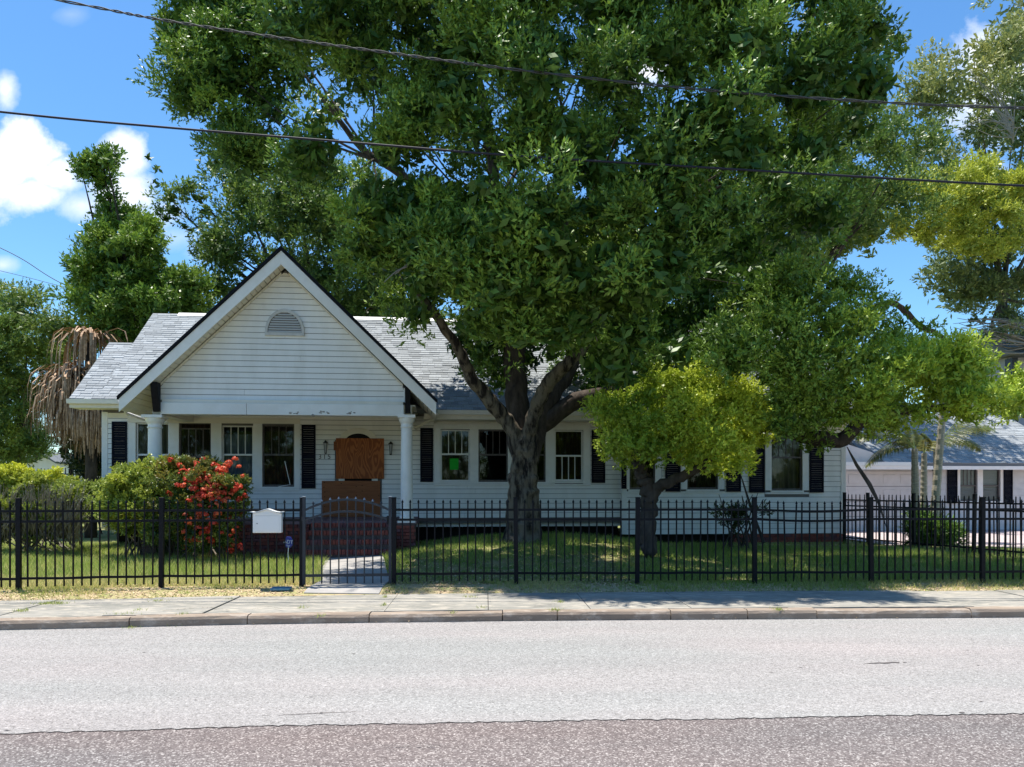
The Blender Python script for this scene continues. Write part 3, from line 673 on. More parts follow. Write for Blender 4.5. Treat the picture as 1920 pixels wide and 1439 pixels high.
box('corner_board', gw0-.045, gw0+.005, gy-.035, gy+.1, bz1+.076, rz(gw0, fh+.05), M['trim'], house)
# rake boards
for (xe, s_, m_) in ((B1[0], -1, sl1), (B2[0], 1, sl2)):
    ze = rz(xe)
    MB().prism([(xm, za-.0), (xe, ze), (xe, ze-fh+.02), (xm, za-fh)][::(-s_)], 'y', FYs, FYs+.03).build('rake_board', M['trim'], house, bevel=.004)
    MB().prism([(xm, za+.015), (xe+s_*.03, ze+.015-.03*m_), (xe+s_*.03, ze+.085-.03*m_), (xm, za+.10)][::s_], 'y', FYs-.035, FYs+.06).build('drip_edge', M['black'], house)
    # roof slab with shingles on top (edge on from the street) and a boarded soffit below
    MB().prism([(xm, za+.0), (xe, ze+.0), (xe, ze+.08), (xm, za+.085)][::s_], 'y', FYs+.061, 3.2).build('gable_roof', M['shingle'], house)
    sf = MB(); n = 34
    for k in range(n):
        t0, t1 = k/n, (k+1)/n-.004; xa, xb_ = xm+(xe-xm)*t0, xm+(xe-xm)*t1; o_ = .235
        yb = gy-.022 if (gw0 < xa < gw1) else 0
        yb = gy-.022 if gw0 < (xa+xb_)/2 < gw1 else -.06
        sf.prism([(xa, rz(xa, o_)), (xb_, rz(xb_, o_)), (xb_, rz(xb_, o_+.02)), (xa, rz(xa, o_+.02))][::s_], 'y', FYs+.031, yb)
    tag(sf.build('soffit_board', M['cream'], house), kind='stuff')
    br_ = MB(); n = 46
    # dentil strip just under the rake against the wall
    for k in range(2, n):
        t = k/n; x = xm+(gw1-xm)*t if s_ > 0 else xm+(gw0-xm)*t
        br_.prism([(x-.036, rz(x-.036, fh-.02)), (x+.036, rz(x+.036, fh-.02)), (x+.036, rz(x+.036, fh+.035)), (x-.036, rz(x-.036, fh+.035))], 'y', gy-.05, gy-.024)
    tag(br_.build('rake_moulding', M['cream'], house), kind='stuff')
# corbel brackets, downspouts
def corbel(u0, u1, v0, v1, lean):
    x0, z1 = L(u0, v0, FYs+.04); x1, z0 = L(u1, v1, FYs+.04)
    b = MB(); y0 = FYs+.05
    b.prism([(y0, z1), (PY-.175, z1), (PY-.175, z0+.0), (y0+.16, z0+.0), (y0+.02, z1-.12)], 'x', x0, x1)
    b.build('bracket', M['black'], house, bevel=.004)
    box('bracket_back', x0-.03, x1+.03, PY-.17, PY-.03, z0-.05 if lean else z0, z1+.03, M['trim'], house) if False else None
corbel(281, 294, 716, 771, 1); corbel(759, 769, 722, 774, 0)
def pipe(pts, r, m, name='downspout'): return MB().tube(pts, r, 8).build(name, M[m], house, smooth=True)
def Lp(u, v, y): q = L(u, v, y); return (q[0], y, q[1])
pipe([Lp(232, 764, -1.9), Lp(236, 774, -1.6), Lp(262, 784, -1.0), Lp(300, 796, -.1)], .035, 'trim')
pipe([Lp(820, 776, -1.2), Lp(814, 786, -1.0), Lp(790, 797, -.5), Lp(779, 803, -.08)], .04, 'cream')
# half-round louvred vent
v0_ = L(534, 630, gy-.03); vr = (L(571, 630, gy-.03)[0] - L(497, 630, gy-.03)[0])/2; vh = L(534, 580, gy-.03)[1] - v0_[1]
ve = empty('vent', (0, 0, 0)); ve.parent = house
vb = MB(); n = 20
for k in range(n):
    t0, t1 = math.pi*k/n, math.pi*(k+1)/n
    q = [(v0_[0]+vr*f_*math.cos(t), v0_[1]+.07+(vh-.07)*f_*math.sin(t)) for (f_, t) in ((1, t0), (1, t1), (.86, t1), (.86, t0))]
    vb.prism(q, 'y', gy-.06, gy-.005)
vb.box(v0_[0]-vr, v0_[0]+vr, gy-.062, gy-.005, v0_[1], v0_[1]+.07)
vb.build('frame', mat('vent_grey', (.62, .61, .58), .6, .3, 6, (.5, .49, .46)), ve, bevel=.003)
vm_ = MB(); vm_.prism([(v0_[0]+vr*.86*math.cos(math.pi*k/n), v0_[1]+.07+(vh-.07)*.86*math.sin(math.pi*k/n)) for k in range(n+1)], 'y', gy-.024, gy-.021); vm_.build('back', M['frame'], ve)
for k in range(9):
    zz = v0_[1]+.08+k*(vh-.1)/9.2; hw = vr*.84*math.sqrt(max(.02, 1-((zz+.02-v0_[1]-.07)/(vh-.07)/.86)**2))
    MB().prism([(gy-.05, zz), (gy-.045, zz-.005), (gy-.026, zz+.03), (gy-.031, zz+.034)], 'x', v0_[0]-hw, v0_[0]+hw).build('louvre', mat('vent_slat', (.55, .54, .51), .6) if k == 0 else bpy.data.materials['vent_slat'], ve)
# ------ main roof
ey1, ez1 = -.50, L(175, 748, -.5)[1]; RP = .76
rdgY = 3.23; rdgZ = L(287, 588, rdgY)[1]; RP = (rdgZ - ez1)/(rdgY - ey1)
x00 = L(130, 748, ey1)[0]; subY = ey1 + 2.28; x10 = L(287, 588, rdgY)[0]; x11 = xR + .35
xmid = L(700, 745, -.6)[0]
ey2 = ey1 - (ez1 - L(1000, 770, -.76)[1])/RP
def shingles(name, xa, xb, y0, y1, zf, parent, rp, step=.125, tab=.30, seed=1):
    r = np.random.default_rng(seed); v = []; f = []; rn = []
    s_ = math.sqrt(1 + rp*rp); n = int((y1-y0)*s_/step)+1; dy = (y1-y0)/n
    for i in range(n):
        ya = y0 + i*dy - .01; yb = y0 + (i+1)*dy
        x = xa - r.uniform(0, tab)
        while x < xb:
            w = tab*r.uniform(.5, 1.25); a, b = max(x, xa), min(x+w-.006, xb); x += w
            if b - a < .01: continue
            h = .012 + r.uniform(0, .007) + (.006 if r.random() < .35 else 0); dyy = -r.choice([0, 0, .012]); k = len(v)
            y_a = ya + dyy
            za_, zb_ = zf(y_a), zf(yb)
            v += [(a, y_a, za_+h), (b, y_a, za_+h), (b, yb, zb_+.004), (a, yb, zb_+.004), (a, y_a, za_-.003), (b, y_a, za_-.003)]
            f += [(k, k+1, k+2, k+3), (k+4, k+5, k+1, k)]; q = r.choice([.3, .44, .5, .56, .68])+r.uniform(-.06, .06); rn += [q, q]
    o = mesh(name, v, f, M['shingle'], parent)
    at = o.data.attributes.new('rnd', 'FLOAT', 'FACE'); at.data.foreach_set('value', rn); tag(o, kind='stuff'); return o
zf = lambda y: ez1 + (y - ey1)*RP
rb = MB()
def slope(b, xa, xb, ya, yr, back):   # front slope, back slope as one slab
    b.prism([(ya, zf(ya)), (yr, zf(yr)), (back, zf(yr) - (back-yr)*RP), (back, zf(yr) - (back-yr)*RP - .1), (yr, zf(yr)-.12), (ya, zf(ya)-.1)][::-1], 'x', xa, xb)
slope(rb, x00, x10, ey1, subY, subY*2-ey1); slope(rb, x10+.002, xmid, ey1, rdgY, 7.2); slope(rb, xmid+.002, x11, ey2, rdgY, 7.2)
rb.build('roof', M['shingle'], house)
shingles('shingle', x00, x10, ey1, subY, zf, house, RP, seed=2); shingles('shingle', x10, xmid, ey1, rdgY, zf, house, RP, seed=3); shingles('shingle', xmid, x11, ey2, rdgY, zf, house, RP, seed=4)
def ridge(xa, xb): MB().prism([(rdgY-.13, rdgZ-.075), (rdgY, rdgZ+.035), (rdgY+.13, rdgZ-.075), (rdgY, rdgZ+.01)], 'x', xa, xb).build('ridge_cap', M['ridge'], house)
ridge(L(335, 590, rdgY)[0], x11)
MB().prism([(x10+.02, ez1-.1), (x10+.12, ez1-.1), (x10+.12, ez1+.5)], 'y', .1, .2)   # (end wall piece follows)
for xe in (x10+.05, xR-.1):
    MB().prism([(0.0, zTop), (rdgY, rdgZ-.12), (7, zTop)], 'x', xe, xe+.08).build('end_gable_wall', M['siding'], house)
MB().prism([(-.0, zTop), (subY, zf(subY)-.12), (subY*2, zTop)], 'x', xL, xL+.08).build('end_gable_wall', M['siding'], house)
# gutters and fascia
def gutter(xa, xb, ye, ze, m='trim'):
    b = MB(); b.prism([(ye-.10, ze-.125), (ye-.01, ze-.125), (ye-.01, ze-.02), (ye-.035, ze-.02), (ye-.035, ze-.10), (ye-.09, ze-.10), (ye-.115, ze-.02), (ye-.13, ze-.02)][::-1], 'x', xa, xb); return b.build('gutter', M[m], house)
gutter(x00-.02, L(222, 760, ey1-.1)[0], ey1, ez1); gutter(B2[0]+.02, x11, ey2, zf(ey2))
box('fascia', x00, xmid, ey1+.0, ey1+.03, ez1-.22, ez1-.101, M['cream'], house); box('fascia', B2[0]-.3, x11, ey2, ey2+.03, zf(ey2)-.24, zf(ey2)-.101, M['cream'], house)
dr = MB(); dr.box(x00, L(215, 750, ey1)[0], ey1-.02, ey1+.0, ez1-.05, ez1-.004); dr.box(B2[0]+.1, x11, ey2-.02, ey2-.001, zf(ey2)-.05, zf(ey2)-.004); dr.build('drip_edge', M['black'], house)
box('eave_soffit', x00+.02, c1-.2, ey1+.03, -.002, ez1-.22, ez1-.20, M['cream'], house); box('eave_soffit', c2+.35, x11-.02, ey2+.031, WY-.04, zf(ey2)-.24, zf(ey2)-.222, M['cream'], house)
box('frieze', xL+.121, trimL[0], -.03, 0, zTop-.22, zTop-.101, M['cream'], house); box('frieze', c2+.35, xW-.04, -.045, 0, zTop-.26, zTop-.101, M['cream'], house)
# door: arch trim, dark fanlight, plywood
dn = empty('door', (0, 0, 0)); dn.parent = house
ax = L(672, 830, 0)[0]; az = L(672, 828, 0)[1]; ar = L(672, 803, 0)[1] - az; rx = (L(709, 828, 0)[0]-L(636, 828, 0)[0])/2
ab = MB(); n = 18
for k in range(n):
    t0, t1 = math.pi*k/n, math.pi*(k+1)/n
    q = [(ax+rx*f_*math.cos(t), az+ar*g_*math.sin(t)) for (f_, g_, t) in ((1, 1, t0), (1, 1, t1), (.66, .58, t1), (.66, .58, t0))]
    ab.prism(q, 'y', -.055, -.018)
ab.box(ax-rx, ax-rx*.70, -.055, -.018, pz, az); ab.box(ax+rx*.70, ax+rx, -.055, -.018, pz, az); ab.build('door_casing', M['cream'], dn)
MB().prism([(ax+rx*.66*math.cos(math.pi*k/n), az+ar*.58*math.sin(math.pi*k/n)) for k in range(n+1)], 'y', -.03, -.022).build('fanlight', M['dark'], dn)
box('door_leaf', door[0], door[1], .03, .07, pz, door[3], M['dark'], dn)
for nm, (u0, u1, v0, v1), mt, yy0 in (('plywood_board', (630, 720, 822, 898), 'plywood', -.075), ('plywood_board', (603.5, 713, 902, 969), 'plylow', -.075)):
    x0, z1 = L(u0, v0, yy0); x1, z0 = L(u1, v1, yy0)
    o = box(nm, x0, x1, yy0-.013, yy0+.002, z0, z1, M[mt], dn)
x0, z1 = L(628, 828, -.09); x1, z0 = L(632, 845, -.09); box('wood_scrap', x0-.03, x1, -.10, -.09, z0, z1, M['plywood2'], dn)
kn = MB()
for (u, v) in [(608+random.uniform(-1, 1), 905+i*9) for i in range(7)] + [(668, 913), (668, 929), (668, 935), (668, 952), (679, 911), (679, 921), (710, 930), (609, 942), (640, 907), (690, 960)]:
    x, z = L(u, v, -.0895); kn.poly([(x + .016*math.cos(t), -.0885, z + .010*math.sin(t)) for t in [i*math.pi/4 for i in range(8)]])
tag(kn.build('knot', M['dark'], dn), kind='stuff')
# wall lamps
def lamp(u, v, lab):
    x, z = L(u, v, -.05); e = empty('wall_lamp', HF.O + Vector((x*HF.c + .05*HF.s, x*HF.s - .05*HF.c, z)), HF.th, label=lab, cat='wall lamp', group='porch wall lamps')
    b = MB(); b.box(-.045, .045, 0, .03, -.05, .20); b.build('back_plate', M['cream'], e, bevel=.004)
    b = MB().tube([(0, 0, .13), (0, -.06, .17), (0, -.10, .14)], .012, 8); b.lathe([(.065, .125), (.06, .14), (.03, .17), (.008, .20)], 0, -.10, 8)
    b.lathe([(.012, -.15), (.03, -.135), (.035, -.12)], 0, -.10, 8)
    for k in range(4): t = math.pi/4 + k*math.pi/2; b.tube([(.055*math.cos(t), -.10+.055*math.sin(t), .125), (.03*math.cos(t), -.10+.03*math.sin(t), -.12)], .006, 5)
    b.build('lantern_frame', M['lamp'], e); MB().lathe([(.028, -.118), (.05, .122)], 0, -.10, 8).build('lantern_glass', M['lglass'], e)
lamp(611.5, 841, 'small black wall lantern left of the boarded door, above the house number'); lamp(733, 843, 'small black wall lantern right of the boarded door, beside the white column')
def text(name, s, size, m, parent, loc, rot, ext=.004):
    c = bpy.data.curves.new(name, 'FONT'); c.body = s; c.size = size; c.extrude = ext; c.align_x = 'CENTER'; c.align_y = 'CENTER'; c.materials.append(M[m])
    t_ = bpy.data.objects.new('t', c); COL.objects.link(t_); bpy.context.view_layer.update(); me = bpy.data.meshes.new_from_object(t_.evaluated_get(bpy.context.evaluated_depsgraph_get())); bpy.data.objects.remove(t_)
    if not me.materials: me.materials.append(M[m])
    o = bpy.data.objects.new(name, me); link(o, parent); o.location = loc; o.rotation_euler = rot; return o
hn = empty('house_number', (0, 20, 0), HF.th, label='metal house number 315 on the siding under the left lantern', cat='house number')
for s_, u in (('3', 600), ('1', 608.5), ('5', 617)):
    x, z = L(u, 857, -.028); text('digit', s_, .17, 'num', hn, (x, -.026, z), (math.pi/2, 0, 0))
# green paper in the window, loose screen strip
x0, z1 = L(843.5, 860, .05); x1, z0 = L(859.5, 881, .05)
gp = mesh('paper_notice', [(x0, .0, z0), ((x0+x1)/2, -.006, z0), (x1, .0, z0), (x1, .0, z1), ((x0+x1)/2, -.006, z1), (x0, .0, z1)], [(0, 1, 4, 5), (1, 2, 3, 4)], M['paper'], None)
gp.location = HF.O + Vector((-.048*HF.s, .048*HF.c, 0)); gp.rotation_euler = (0, 0, HF.th)
tag(gp, 'bright green paper notice taped inside the lower pane of the window right of the porch', 'notice')
ls = MB().tube([Lp(522, 913, -.07), Lp(544, 909, -.07), Lp(534, 865, -.05)], .010, 6).build('loose_screen_strip', M['white']); ls.location = HF.O; ls.rotation_euler = (0, 0, HF.th)
tag(ls, 'bent white metal screen strip hanging in the window left of the door', 'strip')
# brick skirt of the right wing
box('skirt_core', L(1376, 1010, WY)[0], xR-.05, WY+.06, WY+.13, -.15, zBW-.005, M['mortar'], house)
brickwall(L(1376, 1010, WY)[0], xR-.05, -.10, zBW-.01, WY+.02, lx=.21, hz=.07)

# ------------------------------------------------------------ fences and gate
PK = {}
def picket_mesh(h, tip=True, r=.0095):
    key = (round(h, 2), tip)
    if key in PK: return PK[key]
    b = MB(); b.box(-r, r, -r, r, 0, h-.06)
    if tip:
        s_ = 6; b.lathe([(r*.7, h-.06), (r*1.9, h-.045), (r*1.75, h-.035), (r*.1, h)], 0, 0, 4)
    me = bpy.data.meshes.new('picket'); me.from_pydata(b.v, [], b.f); me.materials.append(M['iron']); PK[key] = me; return me
def add_picket(x, y, z, h, parent, rz_=0, lean=0):
    o = bpy.data.objects.new('picket', picket_mesh(h)); o.location = (x, y, z); o.rotation_euler = (random.gauss(0, .006), lean + random.gauss(0, .006), rz_ + random.uniform(-.2, .2)); link(o, parent); return o
post_me = None
def add_post(x, y, z, h, parent, ang=0, w=.032):
    b = MB().box(-w, w, -w, w, -.05, h-.012); o = b.build('post', M['iron'], parent, bevel=.003); o.location = (x, y, z); o.rotation_euler = (random.gauss(0, .006), random.gauss(0, .006), ang)
    c = MB().box(-w-.004, w+.004, -w-.004, w+.004, h-.012, h+.004).build('cap', M['iron'], o, bevel=.004); return o
def fence(name, pts, label, group=None, rails=(1.15, 1.0, .174), n=14, hp=1.31, z0=0, first=True, sag=None):
    e = empty(name, (pts[0][0], pts[0][1], 0), 0, label=label, cat='fence'); ox, oy = pts[0][:2]
    for i, (x, y) in enumerate(pts):
        j = min(i, len(pts)-2); a = math.atan2(pts[j+1][1]-pts[j][1], pts[j+1][0]-pts[j][0])
        if i > 0 or first: add_post(x-ox, y-oy, -.02, 1.36, e, a)
    for i, ((xa, ya), (xb, yb)) in enumerate(zip(pts[:-1], pts[1:])):
        Ln = math.hypot(xb-xa, yb-ya); a = math.atan2(yb-ya, xb-xa); k = max(1, round(Ln/.1235)) - 0
        for zr in rails:
            b = MB(); m = 7; pr = []
            for q in range(m+1):
                t = q/m; dz = (sag[1]*math.sin(math.pi*t) if sag and sag[0] == i and zr > .5 else 0) + .004*math.sin(q*1.7+i)*(zr < .5)
                pr.append((.03 + (Ln-.06)*t, zr+dz))
            for (s0, z_0), (s1, z_1) in zip(pr[:-1], pr[1:]):
                bb = len(b.v); w = .016; h = .017
                b.v += [(s0, -w, z_0-h), (s1, -w, z_1-h), (s1, w, z_1-h), (s0, w, z_0-h), (s0, -w, z_0+h), (s1, -w, z_1+h), (s1, w, z_1+h), (s0, w, z_0+h)]
                b.f += [(bb, bb+3, bb+2, bb+1), (bb+4, bb+5, bb+6, bb+7), (bb, bb+1, bb+5, bb+4), (bb+2, bb+3, bb+7, bb+6)]
            o = b.build('rail', M['iron'], e); o.location = (xa-ox, ya-oy, 0); o.rotation_euler = (0, 0, a)
        for q in range(1, k):
            t = q/k; ln = 0; dz = sag[1]*math.sin(math.pi*t) if sag and sag[0] == i else 0
            if sag and sag[0] == i and q in (4, 5): ln = -.035 if q == 4 else .035
            add_picket(xa-ox+(xb-xa)*t, ya-oy+(yb-ya)*t, .055+dz, hp-.055, e, a, ln)
    return e
fp = [(x, fenceY(x)) for x in (-9.05, -7.13, -5.22, -3.17)]
fence('iron_fence', fp, 'black picket fence along the lawn left of the gate, white mailbox on it')
g1 = -1.82
fr_ = [(x, fenceY(x)) for x in (g1+.02, .066, 1.93, 3.76, 5.59, 7.35, 9.2, 11.3)]
fence('iron_fence', fr_, 'long black picket fence along the sidewalk right of the gate, one panel sagging', sag=(3, -.03))
sidef = [(8.68, 20.05), (8.95, 19.3), (9.42, 18.0), (9.95, 16.55), (10.42, 15.2), (10.9, 13.8), (11.3, 12.25)]
fence('iron_fence', sidef, 'black picket fence running back from the street to the house corner beside the driveway', hp=1.31)
# gate
gx0, gx1 = P(568, 1000, 11.58).x, P(735, 1000, 11.7).x
gy0 = fenceY(-3.1) - .02; gang = math.atan2(fenceY(g1)-fenceY(-3.15), g1+3.15)
gate = empty('iron_gate', (gx0, gy0, 0), gang, label='grey black arched walk gate with nine spear pickets before the brick steps', cat='gate')
GW = (gx1-gx0)/math.cos(gang)
for x in (.022, GW-.03): 
    b = MB().box(x-.022, x+.022, -.022, .022, .03, 1.35).build('stile', M['iron2'], gate, bevel=.003)
    MB().box(x-.025, x+.025, -.025, .025, 1.351, 1.358).build('cap', M['white'], b)
def arc(t, z0, rise): return z0 + rise*math.sin(math.pi*t)**.85
for (z0, rise, nm) in ((1.155, .155, 'arched_rail'), (1.0, .13, 'arched_rail')):
    b = MB(); n = 18
    for k in range(n):
        ta, tb = k/n, (k+1)/n; xa, xb_ = .045+(GW-.1)*ta, .045+(GW-.1)*tb; a_, b_ = arc(ta, z0, rise), arc(tb, z0, rise); q = len(b.v); w = .016; h = .017
        b.v += [(xa, -w, a_-h), (xb_, -w, b_-h), (xb_, w, b_-h), (xa, w, a_-h), (xa, -w, a_+h), (xb_, -w, b_+h), (xb_, w, b_+h), (xa, w, a_+h)]
        b.f += [(q, q+3, q+2, q+1), (q+4, q+5, q+6, q+7), (q, q+1, q+5, q+4), (q+2, q+3, q+7, q+6)]
    b.build(nm, M['iron2'], gate)
box('bottom_rail', .045, GW-.053, -.017, .017, .145, .185, M['iron2'], gate)
for k in range(1, 10):
    t = k/9.9; x = .03 + (GW-.06)*t*.985
    h = arc(t, 1.25, .11); b = MB().box(x-.0095, x+.0095, -.0095, .0095, .04, h-.05); o = b.build('picket', M['iron2'], gate)
    MB().lathe([(.007, h-.05), (.019, h-.038), (.016, h-.026), (.001, h)], x, 0, 4).build('spear_tip', M['steel'] if 1 < k < 9 else M['iron2'], o)
MB().box(GW-.075, GW-.05, -.03, .03, .93, 1.06).build('latch', M['iron'], gate)
for z_ in (.25, 1.02): MB().tube([(-.005, 0, z_-.03), (-.005, 0, z_+.03)], .012, 8).build('hinge', M['steel'], gate)
# mailbox on the fence
mb = empty('mailbox', P(502, 975, fenceY(-3.6)-.10), math.radians(3), label='white metal mailbox with curved lid hung on the fence left of the gate', cat='mailbox')
s_ = fenceY(-3.6)/1440
hw, hb, ht = 26*s_, -24*s_, 12*s_
b = MB(); b.box(-hw, hw, -.045, .055, hb, ht); b.build('body', M['white'], mb, bevel=.006)
def lidz(t): return ht + .022 + .048*math.exp(-(t/.42)**2) + (.006 if abs(t) > .9 else 0)
n = 24; pts = [(-hw*1.13 + 2*hw*1.13*k/n) for k in range(n+1)]
lidp = [(x, lidz(x/hw/1.13)) for x in pts]; low = [(x, max(lidz(x/hw/1.13)-.012, ht+.004)) for x in pts]
b = MB(); q = n+1
for y in (-.075, .06):
    for p_ in lidp: b.v.append((p_[0], y, p_[1]))
    for p_ in low: b.v.append((p_[0], y, p_[1]))
for k in range(n):
    b.f += [(k, k+1, 2*q+k+1, 2*q+k), (q+k, 3*q+k, 3*q+k+1, q+k+1), (k, q+k, q+k+1, k+1), (2*q+k, 2*q+k+1, 3*q+k+1, 3*q+k)]
b.f += [(0, 2*q, 3*q, q), (n, q+n, 3*q+n, 2*q+n)]
b.build('lid', M['white'], mb)
gb = MB(); gp_ = [(x, z_-.004) for x, z_ in low if abs(x) < hw*.98]; gb.prism([(-hw*.98, ht)] + gp_ + [(hw*.98, ht)], 'y', -.047, .05); gb.build('gable_front', M['white'], mb)
box('door', -hw*.82, hw*.86, -.051, -.046, hb+.025, ht-.035, M['white'], mb, .002); box('slot_flap', -hw*.82, hw*.86, -.052, -.046, ht-.026, ht+.006, M['white'], mb, .002)
MB().lathe([(.009, 0), (.009, .006)], 0, 0, 12).build('lock', M['steel'], mb).rotation_euler = (math.pi/2, 0, 0)
bpy.data.objects['lock'].location = (-hw*.68, -.052, hb*.28)
# alarm sign
sg = empty('yard_sign', P(541, 1046, 14.6), 0, label='small blue octagonal alarm sign tilted on a thin stake behind the fence by the gate', cat='yard sign')
sg.location.z = float(gz(sg.location.x, 14.6)); k_ = 14.6/1440; zc = (P(541, 1017, 14.6).z - sg.location.z)
pts = []
for i in range(8):
    t = math.pi/8 + i*math.pi/4; pts.append((.098*math.cos(t), .115*math.sin(t)))
sp_ = MB().prism(pts, 'y', -.006, .006).build('plate', M['sign'], sg, bevel=.002); sp_.location = (0, 0, zc); sp_.rotation_euler = (math.radians(5), math.radians(6), math.radians(-14))
text('lettering', 'ADT', .10, 'signtxt', sp_, (0, -.0085, .005), (math.pi/2, 0, 0), .001)
for (z_, h_, w_) in ((-.062, .006, .09), (-.078, .005, .07)): MB().box(-w_/2, w_/2, -.0085, -.006, z_, z_+h_).build('small_print_line', M['signtxt'], sp_)
MB().tube([(0, .01, -.02), (-.012, .01, zc*.5), (0, .01, zc)], .008, 6).build('stake', M['white'], sg)
# blue plastic lid in the verge
bl = MB(); bl.box(-.14, .14, -.10, .10, -.01, .022); bl.box(-.10, .10, -.07, .07, .022, .028)
o = bl.build('meter_lid', M['lid'], None, bevel=.006); o.location = P(527, 1101, 11.3); o.location.z = .0; o.rotation_euler = (0, 0, .1)
tag(o, 'scuffed blue plastic lid lying in the dry verge below the mailbox', 'meter lid')

# ------------------------------------------------------------ foliage tools
def inpoly(p, poly):
    x, y = p; c = False; n = len(poly)
    for i in range(n):
        x1, y1 = poly[i]; x2, y2 = poly[i-1]
        if (y1 > y) != (y2 > y) and x < (x2-x1)*(y-y1)/(y2-y1)+x1: c = not c
    return c
def edist(p, poly):
    p = np.array(p, float); d = 1e9
    for i in range(len(poly)):
        a, b = np.array(poly[i-1], float), np.array(poly[i], float); t = np.clip(np.dot(p-a, b-a)/max(1e-9, np.dot(b-a, b-a)), 0, 1); d = min(d, np.linalg.norm(p-a-t*(b-a)))
    return d
def lobes_from(poly, step, r, Y, D, rnd, holes=(), layers=((1, 1.2), (0, .7), (-1, .7)), R=200, tint=0, inset=.55):
    """spread leafy boughs over a crown outline: each bough is an ellipsoid at its own distance"""
    out = []; us = [p[0] for p in poly]; vs_ = [p[1] for p in poly]; u = min(us)
    while u < max(us):
        v = min(vs_)
        while v < max(vs_):
            for (ly, wt) in layers:
                p = (u + rnd.uniform(-.5, .5)*step, v + rnd.uniform(-.5, .5)*step)
                if not inpoly(p, poly): continue
                rr = r*rnd.uniform(.65, 1.25); d = edist(p, poly)
                if d < rr*inset*.8: continue
                if any(math.hypot(p[0]-h[0], p[1]-h[1]) < h[2]*.9 + rr*.44 for h in holes): continue
                t = min(1, d/R); bul = math.sqrt(max(0, 1-(1-t)**2)); yy_ = Y - ly*D*bul + rnd.uniform(-.4, .4)*D*.35
                c = P(p[0], p[1], yy_); q = rr/F*yy_
                tn = tint(p[0], p[1]) if callable(tint) else tint
                out.append((c.x, c.y, c.z, q*rnd.uniform(.9, 1.2), q*1.1, q*rnd.uniform(.7, .95), wt, tn))
            v += step
        u += step
    return out
def leaves(name, lobes, n, ll, lw, m, parent, seed=1, per=9, clump=.26, up=.5, droop=.0, shell=.42, nrm_up=.55, tintvar=.12, kind=None, spc=26, core=.12, cs_=1.9):
    r = np.random.default_rng(seed); Lb = np.array(lobes, float)
    wt = Lb[:, 6]*Lb[:, 3]*Lb[:, 5]; wt = wt/wt.sum()
    # clumps on every bough -> sprigs in every clump -> leaves on every sprig
    nc = max(1, n//(per*spc)); li = r.choice(len(Lb), nc, p=wt); d = r.normal(size=(nc, 3)); d[:, 2] += .25; d /= np.linalg.norm(d, axis=1)[:, None]
    rad = 1 - np.abs(r.normal(size=nc))*shell; rad = np.clip(rad, .1, 1.08)
    C = Lb[li, :3] + d*Lb[li, 3:6]*rad[:, None]
    ns = nc*spc; ci = np.repeat(np.arange(nc), spc); cs = clump*r.uniform(.55, 1.5, nc)
    od = r.normal(size=(ns, 3)); od[:, 2] += .35; od /= np.linalg.norm(od, axis=1)[:, None]
    off = od*(cs[ci]*(1-np.abs(r.normal(size=ns))*.28))[:, None]*np.array([1.15, 1.15, .8]); Sp = C[ci] + off
    ax = d[ci]*.25 + off/np.maximum(1e-6, np.linalg.norm(off, axis=1))[:, None]*.8 + r.normal(size=(ns, 3))*.35; ax[:, 2] += up - droop; ax /= np.linalg.norm(ax, axis=1)[:, None]
    N_ = ns*per; si = np.repeat(np.arange(ns), per); t = np.tile(np.linspace(0, 1, per), ns)
    base = Sp[si] + ax[si]*(t*ll*1.7)[:, None]
    dr = ax[si]*(.35 + .75*t)[:, None] + r.normal(size=(N_, 3))*.62; dr[:, 2] -= droop; dr /= np.linalg.norm(dr, axis=1)[:, None]
    nr = r.normal(size=(N_, 3))*.42 + od[si]*.8; nr[:, 2] += nrm_up
    sd_ = np.cross(dr, nr); sd_ /= np.maximum(1e-6, np.linalg.norm(sd_, axis=1))[:, None]
    le = ll*r.uniform(.65, 1.25, N_); wd = lw*r.uniform(.7, 1.2, N_)*.5
    V = np.empty((N_, 4, 3)); V[:, 0] = base; V[:, 1] = base + dr*(le*.48)[:, None] + sd_*wd[:, None]; V[:, 2] = base + dr*le[:, None]; V[:, 3] = base + dr*(le*.48)[:, None] - sd_*wd[:, None]
    tn = np.clip(Lb[li, 7] + r.normal(size=nc)*tintvar, 0, 1)[ci][si] if Lb.shape[1] > 7 else np.zeros(N_)
    cl = np.clip(r.uniform(.15, .85, nc), 0, 1)
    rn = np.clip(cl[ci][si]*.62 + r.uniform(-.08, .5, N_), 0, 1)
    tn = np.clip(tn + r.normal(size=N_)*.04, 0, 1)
    if core:   # oversized inner leaves added to block light, coloured darker for shaded gaps
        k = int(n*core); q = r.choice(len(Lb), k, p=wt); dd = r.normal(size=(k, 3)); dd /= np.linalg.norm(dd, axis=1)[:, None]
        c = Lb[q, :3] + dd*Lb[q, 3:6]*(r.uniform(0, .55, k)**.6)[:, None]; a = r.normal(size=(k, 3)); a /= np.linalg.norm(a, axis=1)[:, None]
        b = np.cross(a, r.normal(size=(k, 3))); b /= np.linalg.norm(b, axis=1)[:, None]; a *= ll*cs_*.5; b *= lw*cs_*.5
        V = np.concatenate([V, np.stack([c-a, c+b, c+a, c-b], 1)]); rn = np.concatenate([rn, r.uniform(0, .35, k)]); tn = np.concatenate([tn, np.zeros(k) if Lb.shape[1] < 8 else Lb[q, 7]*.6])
    return quadmesh(name, V, rn, tn, m, parent, kind)
